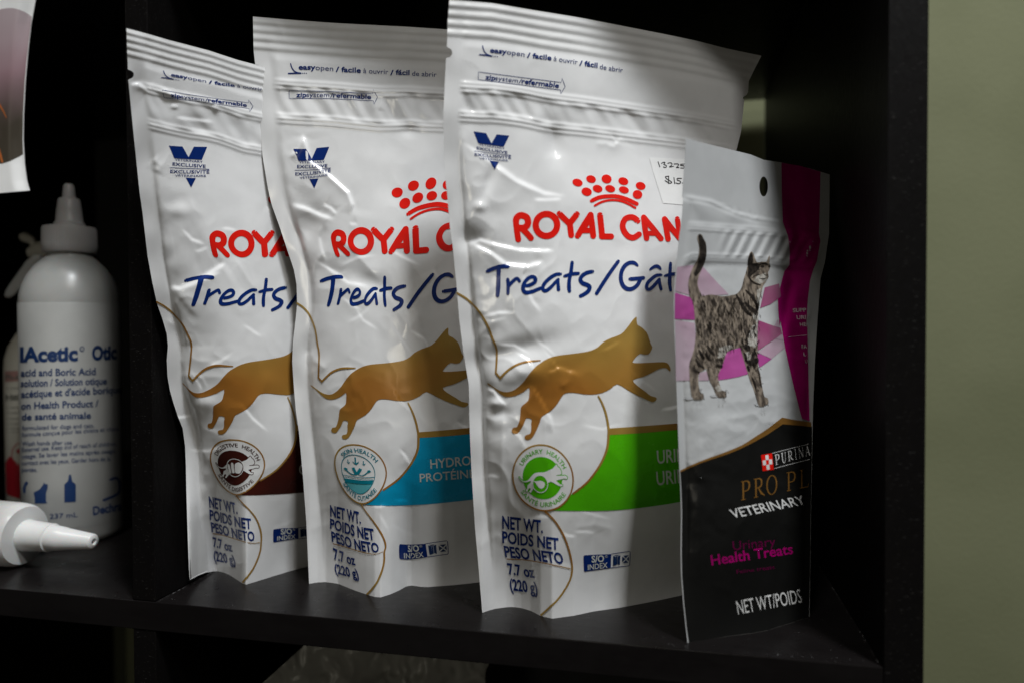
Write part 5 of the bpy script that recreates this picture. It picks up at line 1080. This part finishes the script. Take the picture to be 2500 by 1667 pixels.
_nz = nt.nodes.new('ShaderNodeTexNoise'); _nz.inputs['Scale'].default_value = 28; nt.links.new(_tc.outputs['Object'], _nz.inputs['Vector'])
_ad = nt.nodes.new('ShaderNodeMath'); _ad.operation = 'MULTIPLY_ADD'; _ad.inputs[1].default_value = 0.05; nt.links.new(_nz.outputs[0], _ad.inputs[0]); nt.links.new(_sx.outputs[2], _ad.inputs[2])
_mr = nt.nodes.new('ShaderNodeMapRange'); _mr.inputs[1].default_value = 0.0; _mr.inputs[2].default_value = 0.075; nt.links.new(_ad.outputs[0], _mr.inputs[0])
_cr = nt.nodes.new('ShaderNodeValToRGB'); nt.links.new(_mr.outputs[0], _cr.inputs[0])
_cr.color_ramp.elements[0].position = 0.25; _cr.color_ramp.elements[0].color = (0.055, 0.045, 0.032, 1); _cr.color_ramp.elements[1].position = 1.0; _cr.color_ramp.elements[1].color = (0.44, 0.36, 0.38, 1)
_e = _cr.color_ramp.elements.new(0.65); _e.color = (0.27, 0.17, 0.19, 1)
nt.links.new(_cr.outputs[0], nt.nodes['Principled BSDF'].inputs['Base Color'])
a = Art(); a.poly([(x, y) for x, y in catmull([(-150, 140), (-60, 40), (0, 24), (32, 21), (60, 30), (78, 42)], 4)] + [(72, 90), (65, 150), (60.5, 200), (56.5, 280), (55.5, 340), (56.5, 374)] + catmull([(57, 377), (30, 391), (0, 400), (-60, 400), (-150, 330)], 4), step=9)
po = a.build('round_photo', fl, M_PHOTO, fr, 0.1)
a = Art(); a.stroke([(-40, 200), (-5, 250), (10, 275), (17, 290)], [3, 5, 3, 1]); a.stroke([(-20, 330), (-3, 365), (6, 396)], [4, 6, 5]); a.build('photo_orange_streaks', fl, mat('photo_orange_print', (0.45, 0.13, 0.03), 0.35), po, 0.2)

# ------------------------------------------------------------------ things in the lower cubes
lz = Film([ctl(700, 1560, y=0.075), ctl(1200, 1600, y=0.13), ctl(420, 1900, y=0.05), ctl(1210, 1980, y=0.12)], [(752,1566),(640,1667),(520,1780),(440,1880)], [(1196,1612),(1184,1640),(1190,1800),(1200,1960)], [(752,1566),(900,1580),(1050,1596),(1196,1612)], [(440,1880),(700,1900),(1200,1960)],
          lambda x, y, u, v: 4.0 * gnoise(x / 90.0, y / 120.0, 5) + crumple(x, y, 14, 70.0) * 1.3 + 8 * np.sin(np.pi * u) * sstep(0.05, 0.6, v), shelf_bottom=False)
lr = empty('treat_pouch', on_y(900, 1800, 0.12), 'dull pale pouch slumped in the dark cube below the white pouches', 'treat pouch')
build_sheet(lz, lr, 90, 60, [('front_panel', 1.0)], [M_MILKY], back_mat=M_MILKY, thick=lambda u, v: 0.5 + 14 * np.sin(np.pi * u), away=(0, 1, 0))
zb = -t3 - Hc + 0.0003
def dark_box(x0, x1, y0, y1, h, zf, label, nm='added_dark_box'):  # added box that keeps the view into a cube black
    r = empty(nm, ((x0 + x1) / 2, (y0 + y1) / 2, zf), label, 'storage bin')
    t = 0.003
    box_obj('front_wall', (x0, y0, zf), (x1, y0 + t, zf + h), M_DARKBOX, r); box_obj('back_wall', (x0, y1 - t, zf), (x1, y1, zf + h), M_DARKBOX, r)
    box_obj('side_wall', (x0, y0 + t, zf), (x0 + t, y1 - t, zf + h), M_DARKBOX, r); box_obj('side_wall', (x1 - t, y0 + t, zf), (x1, y1 - t, zf + h), M_DARKBOX, r)
    box_obj('box_base', (x0 + t, y0 + t, zf), (x1 - t, y1 - t, zf + t), M_DARKBOX, r)
    return r
dark_box(0.01, 0.325, 0.25, 0.388, 0.32, zb, 'black box added to darken the lower right cube behind the dull pouch')
dark_box(XL + 0.0006, -t1 - 0.0006, 0.372, 0.3895, Hc - 0.0012, 0.0003, 'black box added to darken the back of the left cube, behind the bottles')
